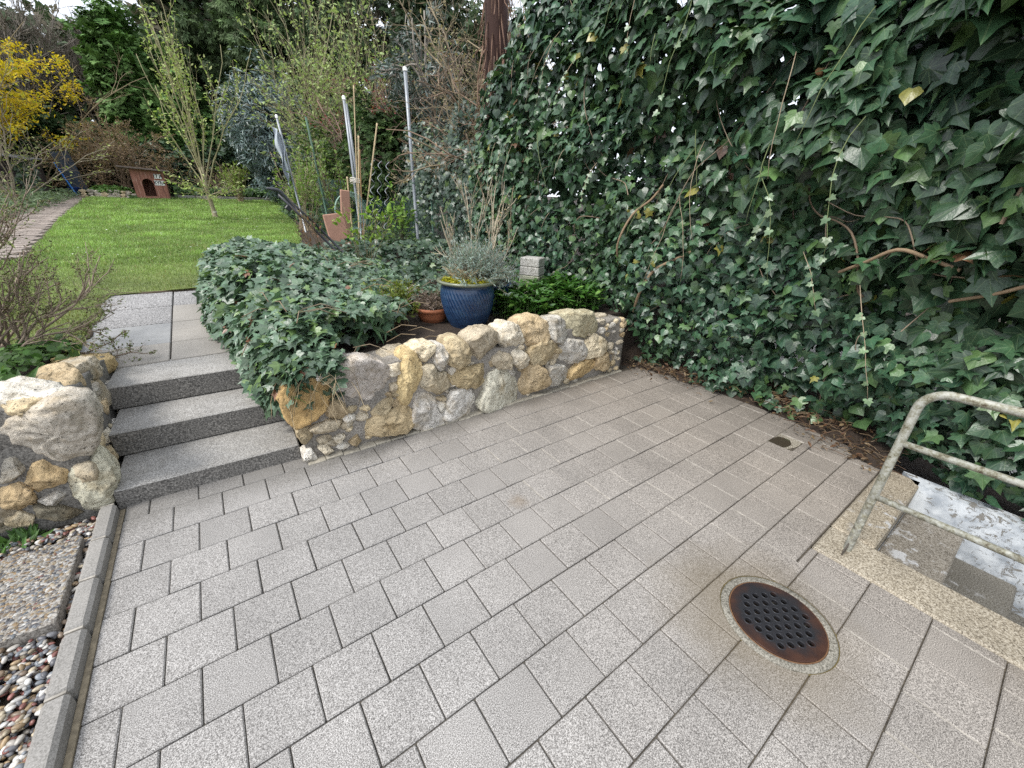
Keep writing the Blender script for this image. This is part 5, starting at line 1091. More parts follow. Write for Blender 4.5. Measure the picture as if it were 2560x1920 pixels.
# leafing shrub on the mound (bright young leaves)
def young_shrub(name, label, x, y, z, n, L, seed, leafc, lsz=.05, per=2, lean=(0, 0), sel=.35, depth=1, rad=.006, tpl=OVAL, colw=(.28, .24, .13), spread_=.55, nb=(3, 5), grp=None, alt=None):
    e_ = empty(name, (x, y, z)); tag(e_, label, 'shrub', grp); pl = Plant(seed)
    for i in range(n):
        a = pl.r.uniform(0, 6.28); s_ = pl.r.uniform(.1, spread_); pl.grow((x + pl.r.normal(0, .05), y + pl.r.normal(0, .05), z), (math.cos(a) * s_ + lean[0], math.sin(a) * s_ + lean[1], 1), L * pl.r.uniform(.6, 1.1), rad, depth, nb, .5, .06, .1, .5, colw, .35, 7, 5, 1 if depth > 1 else 0)
    pl.wood('stems', e_); pl.leaves(per, tpl, lsz, leafc, .25, alt, .25 if alt else 0, .012, m_green, 'foliage', e_, sel=sel, tipd=1.0)
    return e_
young_shrub('leafing_shrub', 'thin stems with fresh yellow-green leaves in front of the terracotta tile', 1.62, 3.4, .62, 9, .75, 31, (.22, .34, .05), .085, 2, (0, 0), .3)
young_shrub('leafing_shrub', 'low shrub with tiny yellow-green leaves behind the rubble wall, left of the terracotta bowl', 1.05, .85, .5, 34, .34, 32, (.16, .20, .035), .030, 3, (0, 0), .8, 1, .0025, OVAL, (.25, .17, .09), .9)
young_shrub('leafing_shrub', 'red-budded stems leaning left over the ivy mound beside the black cart handle', 1.1, 3.2, .7, 8, .75, 33, (.22, .10, .05), .035, 1, (-.5, 0), .12, 1, .005, OVAL, (.20, .13, .07), .3)
young_shrub('leafing_shrub', 'shrub of thin brown canes with fresh green leaves below the plastic sheet', 1.75, 7.9, .75, 22, 1.5, 34, (.20, .30, .06), .075, 2, (0, 0), .55, 1, .007, OVAL, (.48, .39, .26), .5)
young_shrub('leafing_shrub', 'dense green-leaved bush left of the wire mesh roll', 2.15, 6.6, .68, 16, 1.6, 35, (.14, .22, .045), .06, 3, (0, 0), .6, 1, .008, OVAL, (.16, .12, .07), .45)
young_shrub('leafing_shrub', 'sprawling thorny bush with lime-green leaf tufts between the canes and the tall grey pole', 2.75, 5.0, .56, 13, .95, 36, (.17, .30, .05), .075, 3, (.1, -.1), .4, 1, .006, OVAL, (.10, .09, .05), .5)
young_shrub('leafing_shrub', 'low bush with pale buds at the far lawn kerb, right of the young tree', 1.25, 16.2, 1.15, 26, 1.15, 37, (.19, .26, .05), .08, 2, (0, 0), .8, 1, .009, OVAL, (.28, .22, .12), .6)
# iris-like leaves in the mound
n = 70; e_ = empty('strap_leaves', (.75, .45, .6)); tag(e_, 'small tuft of grassy strap leaves in the ivy mound', 'plant')
cloud('leaves', LANCE, np.c_[RNG.normal(.72, .05, n), RNG.normal(.5, .05, n), np.full(n, .66)], frames(rdir(n, (0, -1, .5), .5), rdir(n, (.1, -.4, .8), .5)), np.c_[RNG.uniform(.08, .1, n), RNG.uniform(.12, .2, n), np.full(n, .15)], vcol((.14, .26, .13), n, .2), m_green, e_)

# ivy carpet behind the pots and along the fence beyond the hedge
def ivy_field(name, label, n, fn_, sz, col, v=.25, cat='ivy'):
    P, N_, T = fn_(n); k = len(P); e = cloud('foliage', IVY, P, frames(N_, T), sz * np.clip(RNG.normal(1, .28, k), .4, 1.7), vcol(col, k, v, (.10, .16, .05), .1), m_ivy)
    r = empty(name, tuple(P.mean(0))); tag(r, label, cat); e.parent = r; e.matrix_parent_inverse = Matrix.Translation(-Vector(r.location)); return r
def f1(n):
    X = RNG.uniform(.9, 3.2, n); Y = RNG.uniform(.9, 4.6, n); k = ((X < 3.1) & (Y > .95 + .15 * np.sin(X * 6)) & (X > .75)); k &= ~((np.abs(X - 1.97) < .16) & (np.abs(Y - .86) < .16)) & ~((np.abs(X - 2.55) < .25) & (np.abs(Y - 1.0) < .27)); X, Y = X[k], Y[k]
    z = .55 + .05 * np.clip(Y - 1, 0, 3) + .13 * fbm(np.c_[X * 1.8, Y * 1.8, 0 * X], 3) + RNG.uniform(-.06, .06, len(X)); n = len(X)
    return np.c_[X, Y, z], norm(RNG.normal(0, .42, (n, 3)) + np.array([0, -.35, 1])), np.c_[RNG.normal(-.2, .8, n), RNG.normal(-.6, .6, n), np.full(n, -.2)]
ivy_field('ivy_carpet', 'flat carpet of ivy covering the bed between the blue pot and the canes', 5200, f1, .075, (.042, .08, .045))
def far_x(Y, z): return np.interp(Y, [3.0, 4.2, 6, 9], [3.12, 3.45, 3.6, 3.7]) - .22 * fbm(np.c_[Y * .9, z * 1.1, 0 * Y + 2], 3) + .12 * np.clip(z - 1.6, 0, 2)
def far_top(Y): return np.interp(Y, [2.9, 3.6, 4.6, 5.6, 7.5, 9.5], [2.35, 2.45, 2.85, 2.9, 2.5, 2.2]) + .15 * np.sin(Y * 3.1)
def f2(n):
    Y = RNG.uniform(2.9, 9.5, n); z = RNG.uniform(.5, 3.1, n); k = (z < far_top(Y)) & (fbm(np.c_[Y * 2, z * 2, 0 * Y + 8], 3) > -.6); Y, z = Y[k], z[k]; n = len(Y)
    X = far_x(Y, z) + RNG.uniform(0, .25, n); return np.c_[X, Y, z], norm(RNG.normal(0, .45, (n, 3)) + np.array([-.9, -.5, .6])), np.c_[RNG.normal(-.4, .5, n), RNG.normal(0, .7, n), np.full(n, -1.)]
ivy_field('ivy_hedge', 'lower ivy thicket on the fence behind the tall grey pole', 9000, f2, .08, (.038, .07, .046), cat='hedge')

# ---------------------------------------------------------------- trees
# young tree on the lawn
e_ = empty('young_tree', (.235, 10.3, .86)); tag(e_, 'slender young tree with upright branches and sparse new leaves, standing on the lawn', 'tree')
pl = Plant(51); tr = [(.235, 10.3, .82), (.22, 10.3, 1.1), (.19, 10.3, 1.5), (.19, 10.3, 1.95)]
tk = Tubes(); tk.add(tr, [.062, .048, .045, .042], 10, (.30, .26, .16)); 
tk.add([(.232, 10.3, 1.0), (.229, 10.3, 1.03)], .055, 10, (.4, .38, .3)); tk.build('trunk', m_white1, e_)
for i in range(11):
    a = i * 2.4; el = .8 + .6 * (i / 11); z0 = 1.45 + .055 * i; d = (math.cos(a) * math.cos(el) * .62 + .03, math.sin(a) * math.cos(el) * .5, math.sin(el))
    pl.grow((.19, 10.3, z0), d, pl.r.uniform(1.9, 3.3) * (1 + .03 * i), .014, 2, (3, 6), .42, .12, .10, .42, (.33, .30, .16), .15, 9, 5, 1, .5)
for i in range(15):
    a = pl.r.uniform(0, 6.28); pl.grow((.19, 10.3, 1.25 + .02 * i), (math.cos(a), math.sin(a) * .7, .15), pl.r.uniform(.5, 1.1), .008, 1, (3, 5), .6, .06, .15, .5, (.33, .28, .17), .2, 7, 4, 1, .5)
pl.wood('branches', e_); pl.leaves(1, OVAL, .065, (.34, .44, .12), .25, (.42, .46, .18), .3, .02, m_green, 'foliage', e_, sel=.6)

# spring shrub and others on the right
def tree(name, label, cat, x, y, h, seed, nst, L, colw, leafc, lsz, per, sel, depth=3, nb=(4, 6), ang=.6, up=.05, wander=.16, rad=.03, tpl=OVAL, spread_=.5, mat=None, alt=None, pa=0, lean=(0, 0), shrink=.6, leaf_from=1, trunk=0, grp=None, sp=.03, nbias=(0, 0, .6), tipd=.7):
    e_ = empty(name, (x, y, G(x, y))); tag(e_, label, cat, grp); pl = Plant(seed); z = G(x, y) - .05
    if trunk:
        t_ = Tubes(); t_.add([(x, y, z), (x, y, z + trunk * .5), (x + .03, y, z + trunk)], [rad * 2.2, rad * 1.8, rad * 1.6], 10, colw); t_.build('trunk', m_white1, e_); z += trunk * .9
    for i in range(nst):
        a = i * 2.4 + pl.r.normal(0, .2); s_ = pl.r.uniform(.15, spread_); pl.grow((x + pl.r.normal(0, .04), y + pl.r.normal(0, .04), z - (pl.r.random() * trunk * .4)), (math.cos(a) * s_ + lean[0], math.sin(a) * s_ + lean[1], 1), L * pl.r.uniform(.7, 1.1), rad * pl.r.uniform(.5, 1), depth, nb, ang, up, wander, shrink, colw, .2, 7, 5, leaf_from, .55)
    pl.split(e_, 'limbs', 'twigs')
    if per: pl.leaves(per, tpl, lsz, leafc, .25, alt, pa, sp, mat or m_green, 'foliage', e_, nbias, sel, tipd)
    return e_
# lime-green budding shrub (around the sky gap), behind it a maple and a holly
tree('budding_tree', 'airy shrub with lime-green budding twigs, right of the blue-grey bush', 'tree', 3.3, 11.0, 5, 61, 20, 5.0, (.26, .23, .13), (.30, .38, .13), .085, 1, .62, 2, (6, 9), .5, .03, .12, .022, OVAL, .65, None, None, 0, (.05, 0), .5)
tree('red_twig_maple', 'bushy maple with thin reddish twigs and dark red buds, above the wire mesh', 'tree', 4.4, 9.0, 5, 62, 9, 2.6, (.26, .17, .13), (.20, .035, .03), .05, 1, .22, 3, (4, 7), .7, -.01, .2, .035, OVAL, .9, None, (.3, .30, .12), .3, (-.1, 0), .6, 1, 1.0)
tree('holly_tree', 'dark glossy-leaved evergreen with crooked pale limbs, above the poles', 'tree', 4.6, 7.6, 6, 63, 7, 2.9, (.28, .25, .21), (.05, .075, .055), .14, 4, .8, 2, (5, 7), .7, .02, .2, .05, LANCE, .6, m_gloss, (.13, .17, .15), .3, (-.12, -.1), .5, 0, 2.2, None, .05)
tree('bare_tree', 'tangled bare brown branches rising behind the lower ivy thicket', 'tree', 5.2, 6.6, 6, 64, 10, 3.2, (.23, .17, .12), (.28, .25, .12), .05, 1, .2, 3, (4, 6), .75, .0, .26, .04, OVAL, .7, None, None, 0, (-.15, 0), .6, 1, .8)
tree('bare_tree', 'bare yellowish twiggy tree right behind the tall ivy wall', 'tree', 5.3, 4.6, 6, 65, 9, 3.3, (.30, .24, .15), (.30, .25, .14), .05, 1, .2, 3, (4, 6), .7, .02, .22, .035, OVAL, .6, None, None, 0, (-.1, 0), .6, 1, 1.0)
# reddish shaggy trunk beside the hedge top
e_ = empty('shaggy_trunk', (4.0, 3.6, .5)); tag(e_, 'thick reddish trunk with shredded bark rising behind the left shoulder of the tall ivy', 'tree'); tb = Tubes()
tb.add([(3.9, 3.7, .4), (3.9, 3.7, 2), (3.82, 3.65, 3.2), (3.72, 3.55, 5.5)], [.22, .19, .17, .13], 14, (.20, .115, .08)); tb.build('trunk', m_redbark, e_); tb = Tubes()
for k in range(240):
    a = RNG.uniform(0, 6.28); z = RNG.uniform(1.6, 5.2); c0 = np.array([np.interp(z, [2, 3.2, 5.5], [3.9, 3.82, 3.72]), np.interp(z, [2, 3.2, 5.5], [3.7, 3.65, 3.55]), z]); o_ = np.array([math.cos(a), math.sin(a), 0]) * .17
    tb.add([c0 + o_, c0 + o_ * 1.15 - np.array([0, 0, .12]), c0 + o_ * RNG.uniform(1.2, 1.9) - np.array([0, 0, RNG.uniform(.2, .5)])], .007, 4, (.27, .16, .11))
tb.build('bark_strips', m_white1, e_)
tree('rough_shrub', 'brown dead-looking twigs hanging on the shaggy trunk', 'shrub', 4.25, 4.1, 4, 66, 8, 2.6, (.28, .19, .13), (.2, .14, .08), .05, 1, .15, 3, (3, 5), .7, -.02, .25, .03, OVAL, .5, None, None, 0, (-.15, 0), .6, 1, 1.2)

# leaf-mass plants: crown of leaf clumps over a branch frame
def mass(name, label, cat, c, r, n, tpl, sz, col, seed, v=.3, alt=None, pa=0, mat=None, hole=-.15, f=1.2, shape='ell', wood=(.10, .075, .05), drop=0, nrm=(0, 0, .7), trunk_r=.12, shell=.55, grp=None, tipb=(0, 0, 0)):
    rg = np.random.default_rng(seed); c = np.array(c, float); r = np.array(r, float); gz0 = G(c[0], c[1])
    e_ = empty(name, (c[0], c[1], gz0)); tag(e_, label, cat, grp)
    d = norm(rg.normal(0, 1, (n, 3))); q = rg.random(n) ** (shell if shell else .33)
    if shape == 'cone':
        t_ = rg.random(n) ** .75; a = rg.uniform(0, 6.28, n); rr_ = (1 - t_) * (.35 + .65 * rg.random(n) ** .5) * (1 + .25 * np.sin(t_ * 40 + np.sin(a * 3) * 2)); U = np.c_[np.cos(a) * rr_, np.sin(a) * rr_, t_ * 2 - 1]; d = np.c_[np.cos(a), np.sin(a), .2 + 0 * a]
    else: U = d * q[:, None]
    P = c + U * r * (1 + .28 * fbm(U * 2.2 + seed, 3))[:, None]
    k = (fbm(P * f + seed * 1.7, 3) > hole) & (P[:, 2] > gz0 + .02); P, d = P[k], d[k]; m_ = len(P)
    light = 1 + .35 * fbm(P * f * 1.7 + 3, 2)
    N_ = norm(rg.normal(0, .5, (m_, 3)) + np.array(nrm) + d * .4); T = norm(d * .7 + rg.normal(0, .6, (m_, 3)) + np.array([0, 0, -drop]) + np.array(tipb))
    cc = vcol(col, m_, v, alt, pa) * light[:, None]
    cloud('foliage', tpl, P, frames(N_, T), sz * np.clip(rg.normal(1, .25, m_), .4, 1.7), cc, mat or m_green, e_)
    tb = Tubes(); top = c[2] + r[2] * (.9 if shape == 'cone' else .5); tb.add([(c[0], c[1], gz0 - .1), (c[0] + .03, c[1], (gz0 + top) / 2), (c[0], c[1], top)], [trunk_r, trunk_r * .7, trunk_r * .2], 9, wood); tb.build('trunk', m_white1, e_)
    tb = Tubes()
    for i in range(46):
        j = rg.integers(0, m_); z0 = np.clip(P[j][2] - .4 * r[2] * rg.random(), gz0, top); tb.add([(c[0], c[1], z0), tuple((np.array([c[0], c[1], z0]) + P[j]) / 2 + rg.normal(0, .05, 3)), tuple(P[j])], [trunk_r * .22, trunk_r * .14, trunk_r * .05], 4, wood)
    tb.build('branches', m_white1, e_); return e_
mass('photinia_bush', 'blue-grey evergreen bush with narrow leaves at the far right end of the lawn', 'shrub', (2.5, 15.8, 3.25), (1.35, 1.0, 2.15), 18000, LANCE, .16, (.12, .17, .16), 71, alt=(.20, .26, .25), pa=.35, mat=m_gloss, hole=-.1, f=1.6)
mass('thuja', 'mid-green feathery conifer behind the doghouse, between the forsythia and the tall spruces', 'tree', (-1.2, 21.3, 4.0), (1.35, 1.2, 3.6), 17000, SCALEF, .30, (.10, .19, .05), 72, alt=(.14, .25, .07), pa=.3, mat=m_needle, hole=-.22, f=1.0)
mass('thuja', 'mid-green feathery conifer with a pointed top, half hidden behind the young tree', 'tree', (.55, 22.3, 3.0), (1.3, 1.2, 2.9), 11000, SCALEF, .30, (.08, .15, .045), 73, alt=(.11, .20, .06), pa=.3, mat=m_needle, hole=-.25)
def spruce(label, x, y, h, R, n, seed, col=(.028, .050, .018)):
    rg = np.random.default_rng(seed); g0 = G(x, y); e_ = empty('spruce', (x, y, g0)); tag(e_, label, 'tree', 'tall spruces beyond the lawn')
    tb = Tubes(); tb.add([(x, y, g0 - .1), (x, y, g0 + h * .5), (x, y, g0 + h)], [.22, .14, .03], 10, (.09, .065, .05)); tb.build('trunk', m_white1, e_); tb = Tubes(); P = []; D = []
    nb_ = int(h * 9)
    for i in range(nb_):
        t_ = (i + rg.random()) / nb_; z0 = g0 + .5 + (h - .6) * t_; a = rg.uniform(0, 6.28); L = R * (1 - t_) ** .7 * rg.uniform(.7, 1.1) + .3; pts = [np.array([x, y, z0])]
        d = np.array([math.cos(a), math.sin(a), .12])
        for q in range(8):
            d = norm(d + np.array([0, 0, -.06 if q < 5 else .05]) + rg.normal(0, .04, 3)); pts.append(pts[-1] + d * L / 8)
        tb.add(pts, np.linspace(.035, .008, 9), 4, (.10, .075, .055)); pts = np.array(pts)
        m_ = int(n * L / (R * nb_ * .62)); s_ = rg.random(m_) ** .7 * 8; k = np.clip(s_.astype(int), 0, 7); f = (s_ - k)[:, None]; pp = pts[k] * (1 - f) + pts[k + 1] * f
        side = np.array([-math.sin(a), math.cos(a), 0]); pp = pp + side * rg.normal(0, .16, (m_, 1)) * L / 2 + np.array([0, 0, -1]) * (rg.random((m_, 1)) ** 1.5) * .55
        P.append(pp); D.append(np.array([math.cos(a) * .5, math.sin(a) * .5, -.75]) + side * rg.normal(0, .4, (m_, 1)) + rg.normal(0, .2, (m_, 3)))
    P = np.concatenate(P); D = np.concatenate(D); m_ = len(P); tb.build('branches', m_white1, e_)
    cc = vcol(col, m_, .3, tuple(np.array(col) * 1.7), .2) * (1 + .3 * fbm(P * 1.3, 2))[:, None]
    cloud('foliage', NEEDLE, P, frames(rg.normal(0, .6, (m_, 3)) + np.array([0, -.5, .3]), D), rg.uniform(.22, .42, m_), cc, m_needle, e_)
spruce('tall dark spruce with hanging branchlets, leftmost of the spruces', 1.6, 24.5, 12, 3.0, 17000, 81, (.065, .10, .04))
spruce('tall dark spruce behind the blue-grey bush', 4.2, 23.0, 12.5, 3.2, 18000, 82, (.07, .11, .042))
spruce('dark spruce standing just left of the sky gap behind the lime-green twigs', 6.6, 21.5, 11.5, 2.6, 13000, 83, (.06, .095, .04))
spruce('broad dark spruce behind the bare trees at the fence', 10.5, 19.0, 11, 3.2, 14000, 84)
# forsythia hanging in from the upper left
e_ = empty('forsythia', (-4.0, 17.5, 1.1)); tag(e_, 'tall forsythia in yellow bloom at the upper left, arching over the path', 'shrub'); pl = Plant(91)
for i in range(24):
    a = pl.r.uniform(0, 6.28); s_ = pl.r.uniform(.1, .5); pl.grow((-4.9 + pl.r.normal(0, .35), 17.3 + pl.r.normal(0, .3), 1.0), (math.cos(a) * s_ + .1, math.sin(a) * s_ - .05, 1), pl.r.uniform(3.6, 6.0), .022, 2, (6, 9), .6, -.04, .09, .36, (.20, .155, .085), .35, 10, 5, 1, .45)
pl.split(e_, 'limbs', 'twigs')
k = np.array(pl.tips); 
kk = [i for i, p in enumerate(pl.tips) if p[2] > 2.5 + .25 * math.sin(p[0] * 3) and p[0] < -2.35]; pl.tips = [pl.tips[i] for i in kk]; pl.dirs = [pl.dirs[i] for i in kk]
pl.leaves(2, OVAL, .085, (.62, .46, .02), .2, (.5, .5, .05), .15, .06, m_petal, 'blossom', e_, sel=.62)
# contorted hazel: brown twigs
tree('contorted_hazel', 'brown contorted bare hazel behind the doghouse', 'shrub', -1.95, 18.6, 3, 92, 12, 2.3, (.25, .175, .11), (.28, .2, .11), .07, 1, .4, 3, (4, 6), .8, .03, .38, .03, OVAL, .75, None, None, 0, (0, 0), .62, 1, .4)
tree('contorted_hazel', 'smaller brown contorted bare hazel just right of the path end', 'shrub', -2.6, 18.9, 3, 93, 8, 1.9, (.27, .19, .125), (.30, .22, .12), .07, 1, .4, 3, (4, 6), .8, .03, .36, .025, OVAL, .7, None, None, 0, (0, 0), .62, 1, .3)
tree('bare_shrub', 'pale brown bare twigs right of the doghouse at the hedge foot', 'shrub', .6, 18.2, 2, 94, 9, 1.5, (.25, .18, .12), (.2, .2, .06), .06, 1, .2, 2, (4, 6), .7, .03, .25, .02, OVAL, .9, None, None, 0, (0, 0), .6, 1)
tree('leafing_tree', 'multi-stemmed small tree with yellow-green buds at the left edge by the lean-to', 'tree', -3.55, 13.2, 3, 95, 9, 3.0, (.24, .20, .14), (.24, .27, .08), .07, 1, .35, 2, (5, 7), .55, .04, .16, .028, OVAL, .6, None, None, 0, (-.05, 0), .5, 1)
# dense dark understorey and beds
mass('evergreen_hedge', 'low dark ivy-grown hedge behind the doghouse', 'hedge', (-1.0, 19.6, 1.9), (3.0, .6, 1.1), 13000, IVY, .16, (.045, .08, .04), 96, hole=-.35, mat=m_ivy, trunk_r=.05)
mass('evergreen_hedge', 'dark evergreen hedge behind the blue-grey bush and the young tree', 'hedge', (3.4, 19.5, 2.4), (2.6, .8, 1.9), 12000, IVY, .17, (.04, .07, .04), 97, hole=-.35, mat=m_ivy, trunk_r=.05)
mass('conifer_hedge', 'flat green conifer hedge at the left behind the lean-to', 'hedge', (-5.2, 20.5, 2.4), (2.6, .9, 1.7), 10000, SCALEF, .28, (.045, .085, .03), 98, hole=-.35, mat=m_needle, trunk_r=.05)
mass('yew_bush', 'rounded dark yew bush between the canes and the tall grey pole', 'shrub', (3.75, 7.9, 2.25), (1.15, .8, 1.15), 12000, NEEDLE, .13, (.045, .085, .025), 99, alt=(.09, .15, .04), pa=.2, mat=m_needle, hole=-.4, f=2)
mass('laurel_bush', 'loose dark-leaved bush behind the wire mesh left of the yew', 'shrub', (3.0, 9.5, 2.0), (.95, .8, 1.3), 6500, OVAL, .10, (.06, .10, .03), 100, alt=(.18, .28, .06), pa=.2, hole=-.2, f=2)
mass('ivy_thicket', 'dark ivy-covered thicket filling the fence corner beyond the tall grey pole', 'shrub', (4.6, 11.5, 2.2), (1.3, 1.8, 1.9), 9000, IVY, .13, (.035, .06, .03), 101, mat=m_ivy, hole=-.3)
mass('bush', 'low leafy bush at the kerb right of the blue-grey bush', 'shrub', (2.75, 12.6, 1.5), (.55, .9, .9), 4500, OVAL, .08, (.10, .17, .04), 102, hole=-.2, f=2.4, trunk_r=.03)
for i, (x, y, z, r, l_) in enumerate(((5.3, -2.9, 1.5, 1.3, 'unseen bush added to block light behind the near end of the tall ivy'), (5.5, -.6, 1.6, 1.35, 'unseen bush added to block light behind the middle of the tall ivy'), (5.6, 1.7, 1.6, 1.3, 'unseen bush added to block light behind the far end of the tall ivy'))):  # unseen bushes added to stop sky light leaking through the hedge
    mass('bush', l_, 'shrub', (x, y, z), (1.0, r, 2.0), 3800, OVAL, .16, (.05, .085, .03), 120 + i, hole=-.35, f=1.2, trunk_r=.05)
# woodland beyond: reads as one mass
n = 52000; X = RNG.uniform(-16, 22, n); Y = RNG.uniform(24, 31, n); top = np.interp(X, [-16, -5, -2.2, -.8, .5, 3, 22], [9.5, 8.6, 7.6, 8.4, 12, 13, 13]) + 1.1 * fbm(np.c_[X * .5, 0 * X, 0 * X], 3); z = 1.3 + RNG.random(n) * 12; k = (z < top) & (fbm(np.c_[X * .6, z * .6, Y * .3], 3) > -.25)
gap = ((X - 8.3) / .9) ** 2 + ((z - 9.6) / .8) ** 2 < 1; k &= ~gap; X, Y, z = X[k], Y[k], z[k]; n = len(X)
o = cloud('woodland', SCALEF, np.c_[X, Y, z], frames(rdir(n, (0, -.6, .6), .6), rdir(n, (0, 0, -.2))), RNG.uniform(.4, .8, n), vcol((.08, .12, .055), n, .35, (.17, .15, .10), .3) * (1 + .35 * fbm(np.c_[X, z, Y], 2))[:, None], m_needle); tag(o, 'dense dark woodland filling the far end of the garden', 'woodland', kind='stuff')
for i, (x, y, h, sd_) in enumerate(((-4.6, 23.5, 7.5, 3), (-2.6, 24.5, 7.6, 4))):
    tree('bare_tree', ('leafless tree against the sky behind the forsythia', 'leafless tree against the sky between the forsythia and the feathery conifer')[i], 'tree', x, y, h, 110 + i, 9, 4.6, (.22, .19, .155), (.2, .2, .1), .05, 0, 0, 3, (6, 9), .55, .03, .14, .06, OVAL, .5, None, None, 0, (0, 0), .55, 1, 2.0)

# ---------------------------------------------------------------- end of the lawn: kerb, beds, rock garden, lean-to
kb2 = Boxes(); x = -.55
while x < 2.6: kb2.box(x + .004, x + .49, 17.28, 17.36, 1.05, 1.30, (rp_.uniform(.85, 1.05),) * 3, .008); x += .5
tag(kb2.build('lawn_kerb', m_conc), kind='structure')
def carpet(name, label, n, x0, x1, y0, y1, tpl, sz, col, alt=None, dz=.1, mat=None, lift=0):
    X = RNG.uniform(x0, x1, n); Y = RNG.uniform(y0, y1, n); k = fbm(np.c_[X * 2, Y * 2, 0 * X + sz * 50], 2) > -.5; X, Y = X[k], Y[k]; n = len(X); z = hz(X, Y) + lift + RNG.random(n) * dz * (1 + .6 * fbm(np.c_[X * 3, Y * 3, 0 * X], 2))
    o = cloud(name, tpl, np.c_[X, Y, z], frames(rdir(n, (0, -.3, 1), .4), rdir(n, (0, -.4, .2))), RNG.uniform(.6, 1.3, n) * sz, vcol(col, n, .3, alt, .2 if alt else 0), mat or m_green); tag(o, label, 'ground cover', kind='stuff')
carpet('bed_plants', 'low green plants in the bed behind the far lawn kerb', 5000, -.6, 3.0, 17.35, 19, ROUND, .09, (.055, .11, .035), (.11, .2, .05), .22, None, .1)
carpet('bed_plants', 'low green plants and weeds under the doghouse front', 1500, -1.8, -.6, 16.35, 16.9, ROUND, .06, (.06, .13, .03), (.10, .2, .05), .09)
carpet('bed_plants', 'leafy border plants along the left side of the path', 5500, -4.6, -2.95, 5.5, 17, LANCE, .13, (.09, .14, .06), (.16, .22, .11), .22)
carpet('bed_plants', 'low undergrowth in the bed along the right side of the lawn', 9000, 1.9, 3.4, 5.0, 12.5, ROUND, .07, (.05, .09, .04), (.13, .22, .05), .2)
carpet('bed_plants', 'low undergrowth between the lawn and the fence, far right end', 4500, 2.3, 5.0, 11.5, 17.3, ROUND, .10, (.05, .09, .04), (.10, .18, .05), .3)
rg_ = empty('rock_garden', (-2.2, 17.0, 1.15)); tag(rg_, 'little rock garden edged with pale rough stones, left of the doghouse', 'rock garden'); rk = Rocks()
for i in range(26):
    x = -2.85 + (i % 9) * .15 + fr.uniform(-.03, .03); lv = i // 9; z = 1.17 + lv * .085; r = fr.uniform(.07, .11)
    uv = [w_ for q in range(7) for w_ in (x + r * fr.uniform(.8, 1.25) * math.cos(q * .9), z + r * .6 * fr.uniform(.7, 1.1) * math.sin(q * .9))]
    rk.add(uv, (0, 16.75 + lv * .08 + (.05 if x < -2.6 else 0), 0), (1, 0, 0), (0, 0, 1), (0, -1, 0), .07, 800 + i, (.40, .37, .31) if i % 3 else (.46, .38, .25), .02, 1, 10, 16)
rk.build('stones', m_stone, rg_)
n = 2600; a = RNG.uniform(0, 6.28, n); q = np.sqrt(RNG.random(n)); X = -2.25 + .62 * q * np.cos(a); Y = 17.2 + .35 * q * np.sin(a); z = 1.30 + .13 * (1 - q ** 2) + RNG.uniform(0, .06, n) + .06 * fbm(np.c_[X * 5, Y * 5, 0 * X], 2)
cloud('cushion_plants', ROUND, np.c_[X, Y, z], frames(rdir(n, (0, -.3, 1), .4), rdir(n)), RNG.uniform(.03, .07, n), vcol((.09, .19, .035), n, .3, (.17, .28, .06), .3), m_green, rg_)
# lean-to with trellis at the left
lt_ = empty('lean_to', (-4.6, 16.5, 1.1)); tag(lt_, 'dark ivy-grown wooden lean-to with a low sloping roof at the left end of the path', 'shed')
m_dw = plain('dark_wood_wall', (.05, .036, .03), .8, 0, .35, 8, .4)
q = Boxes(); q.box(-5.9, -3.75, 16.9, 17.9, .95, 2.18, (1, 1, 1), .01); q.build('wall', m_dw, lt_)
q = Boxes(); q.box(-1.2, 1.2, -.75, .6, -.02, .02, (1, 1, 1), .005, Matrix.Rotation(.12, 3, 'Y') @ Matrix.Rotation(.05, 3, 'X'), (-4.85, 17.3, 2.30)); q.build('roof', plain('grey_felt', (.15, .15, .155), .8, 0, .2, 10), lt_)
q = Boxes()
for k in range(22): q.box(-5.8 + k * .095, -5.78 + k * .095, 16.86, 16.88, 1.0, 2.16, (1, 1, 1), .002)
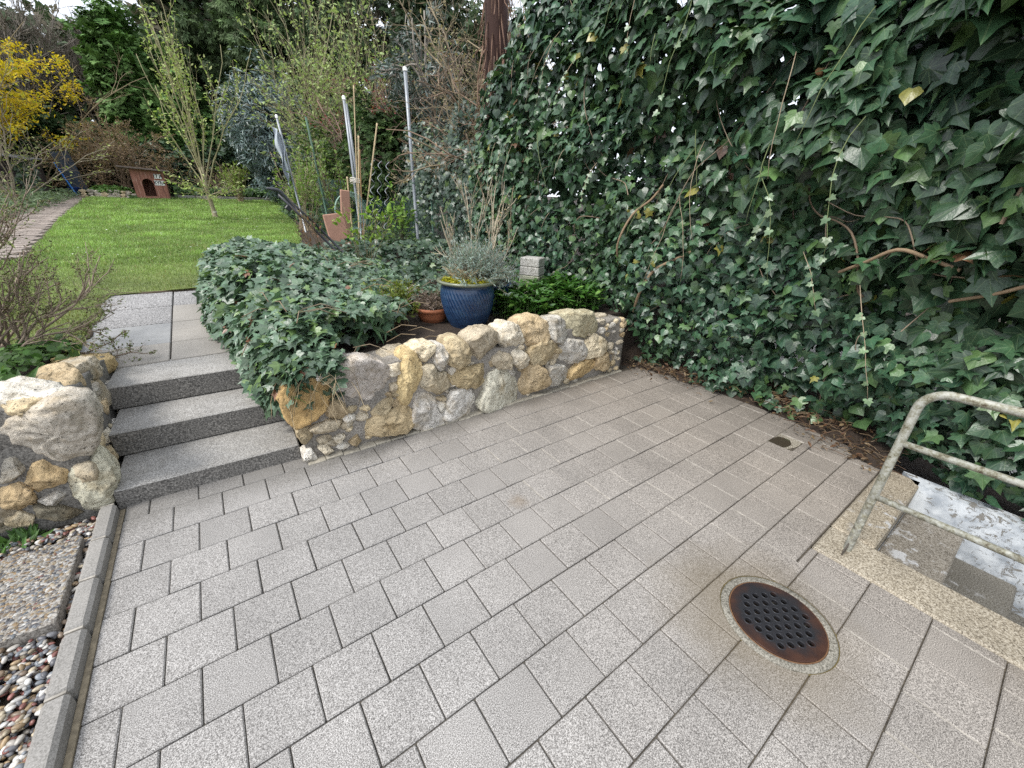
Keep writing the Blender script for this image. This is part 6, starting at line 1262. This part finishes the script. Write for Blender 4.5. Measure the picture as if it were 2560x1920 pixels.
for k in range(12): q.box(-5.85, -3.75, 16.83, 16.85, 1.05 + k * .1, 1.07 + k * .1, (1, 1, 1), .002)
q.build('trellis', plain('dark_trellis', (.035, .03, .028), .8), lt_)
n = 1500; X = RNG.uniform(-5.8, -3.7, n); z = RNG.uniform(1.0, 2.2, n); k = fbm(np.c_[X * 2, z * 2, 0 * X], 2) > .0; X, z = X[k], z[k]; n = len(X); cloud('ivy', IVY, np.c_[X, RNG.uniform(16.74, 16.84, n), z], frames(rdir(n, (0, -1, .5), .4), rdir(n, (0, 0, -1), .5)), RNG.uniform(.07, .13, n), vcol((.035, .065, .03), n, .3), m_ivy, lt_)
q = Boxes(); q.box(-.21, .21, -.02, .02, 0, 1.35, (1, 1, 1), .005, Matrix.Rotation(-.15, 3, 'Y'), (-3.05, 18.0, 1.12)); tag(q.build('dark_panel', plain('blue_black_panel', (.022, .035, .055), .6, 0, .15, 10)), 'narrow blue-black panel leaning at the end of the path', 'panel')
tb = Tubes(); tb.add([(-3.12, 17.5, 1.15), (-3.38, 17.5, 2.12)], .018, 8, (.02, .14, .42)); o = tb.build('handle', m_white1); e_ = empty('broom', (-3.12, 17.5, 1.12)); tag(e_, 'broom with a bright blue handle leaning against the lean-to', 'broom'); o.parent = e_; o.matrix_parent_inverse = Matrix.Translation(-Vector(e_.location))
q = Boxes(); q.box(-.13, .13, -.03, .03, -.03, .05, (1, 1, 1), .01, Matrix.Rotation(-.2, 3, 'Y'), (-3.12, 17.5, 1.15)); q.build('brush', plain('broom_head', (.20, .17, .11), .9), e_)
V, T = lathe([(0, 0), (.11, 0), (.15, .28), (.16, .29), (.15, .30), (.14, .28), (.105, .02), (0, .02)], 28, (-3.2, 17.75, 1.14)); o = link('bucket', fast_mesh('bucket', V, T), plain('blue_plastic', (.015, .04, .16), .4, 0, .1, 10), None, True); tag(o, 'dark blue plastic bucket on the ground beside the broom', 'bucket')
print('tris', sum(len(o.data.polygons) for o in bpy.data.objects if o.type == 'MESH'))
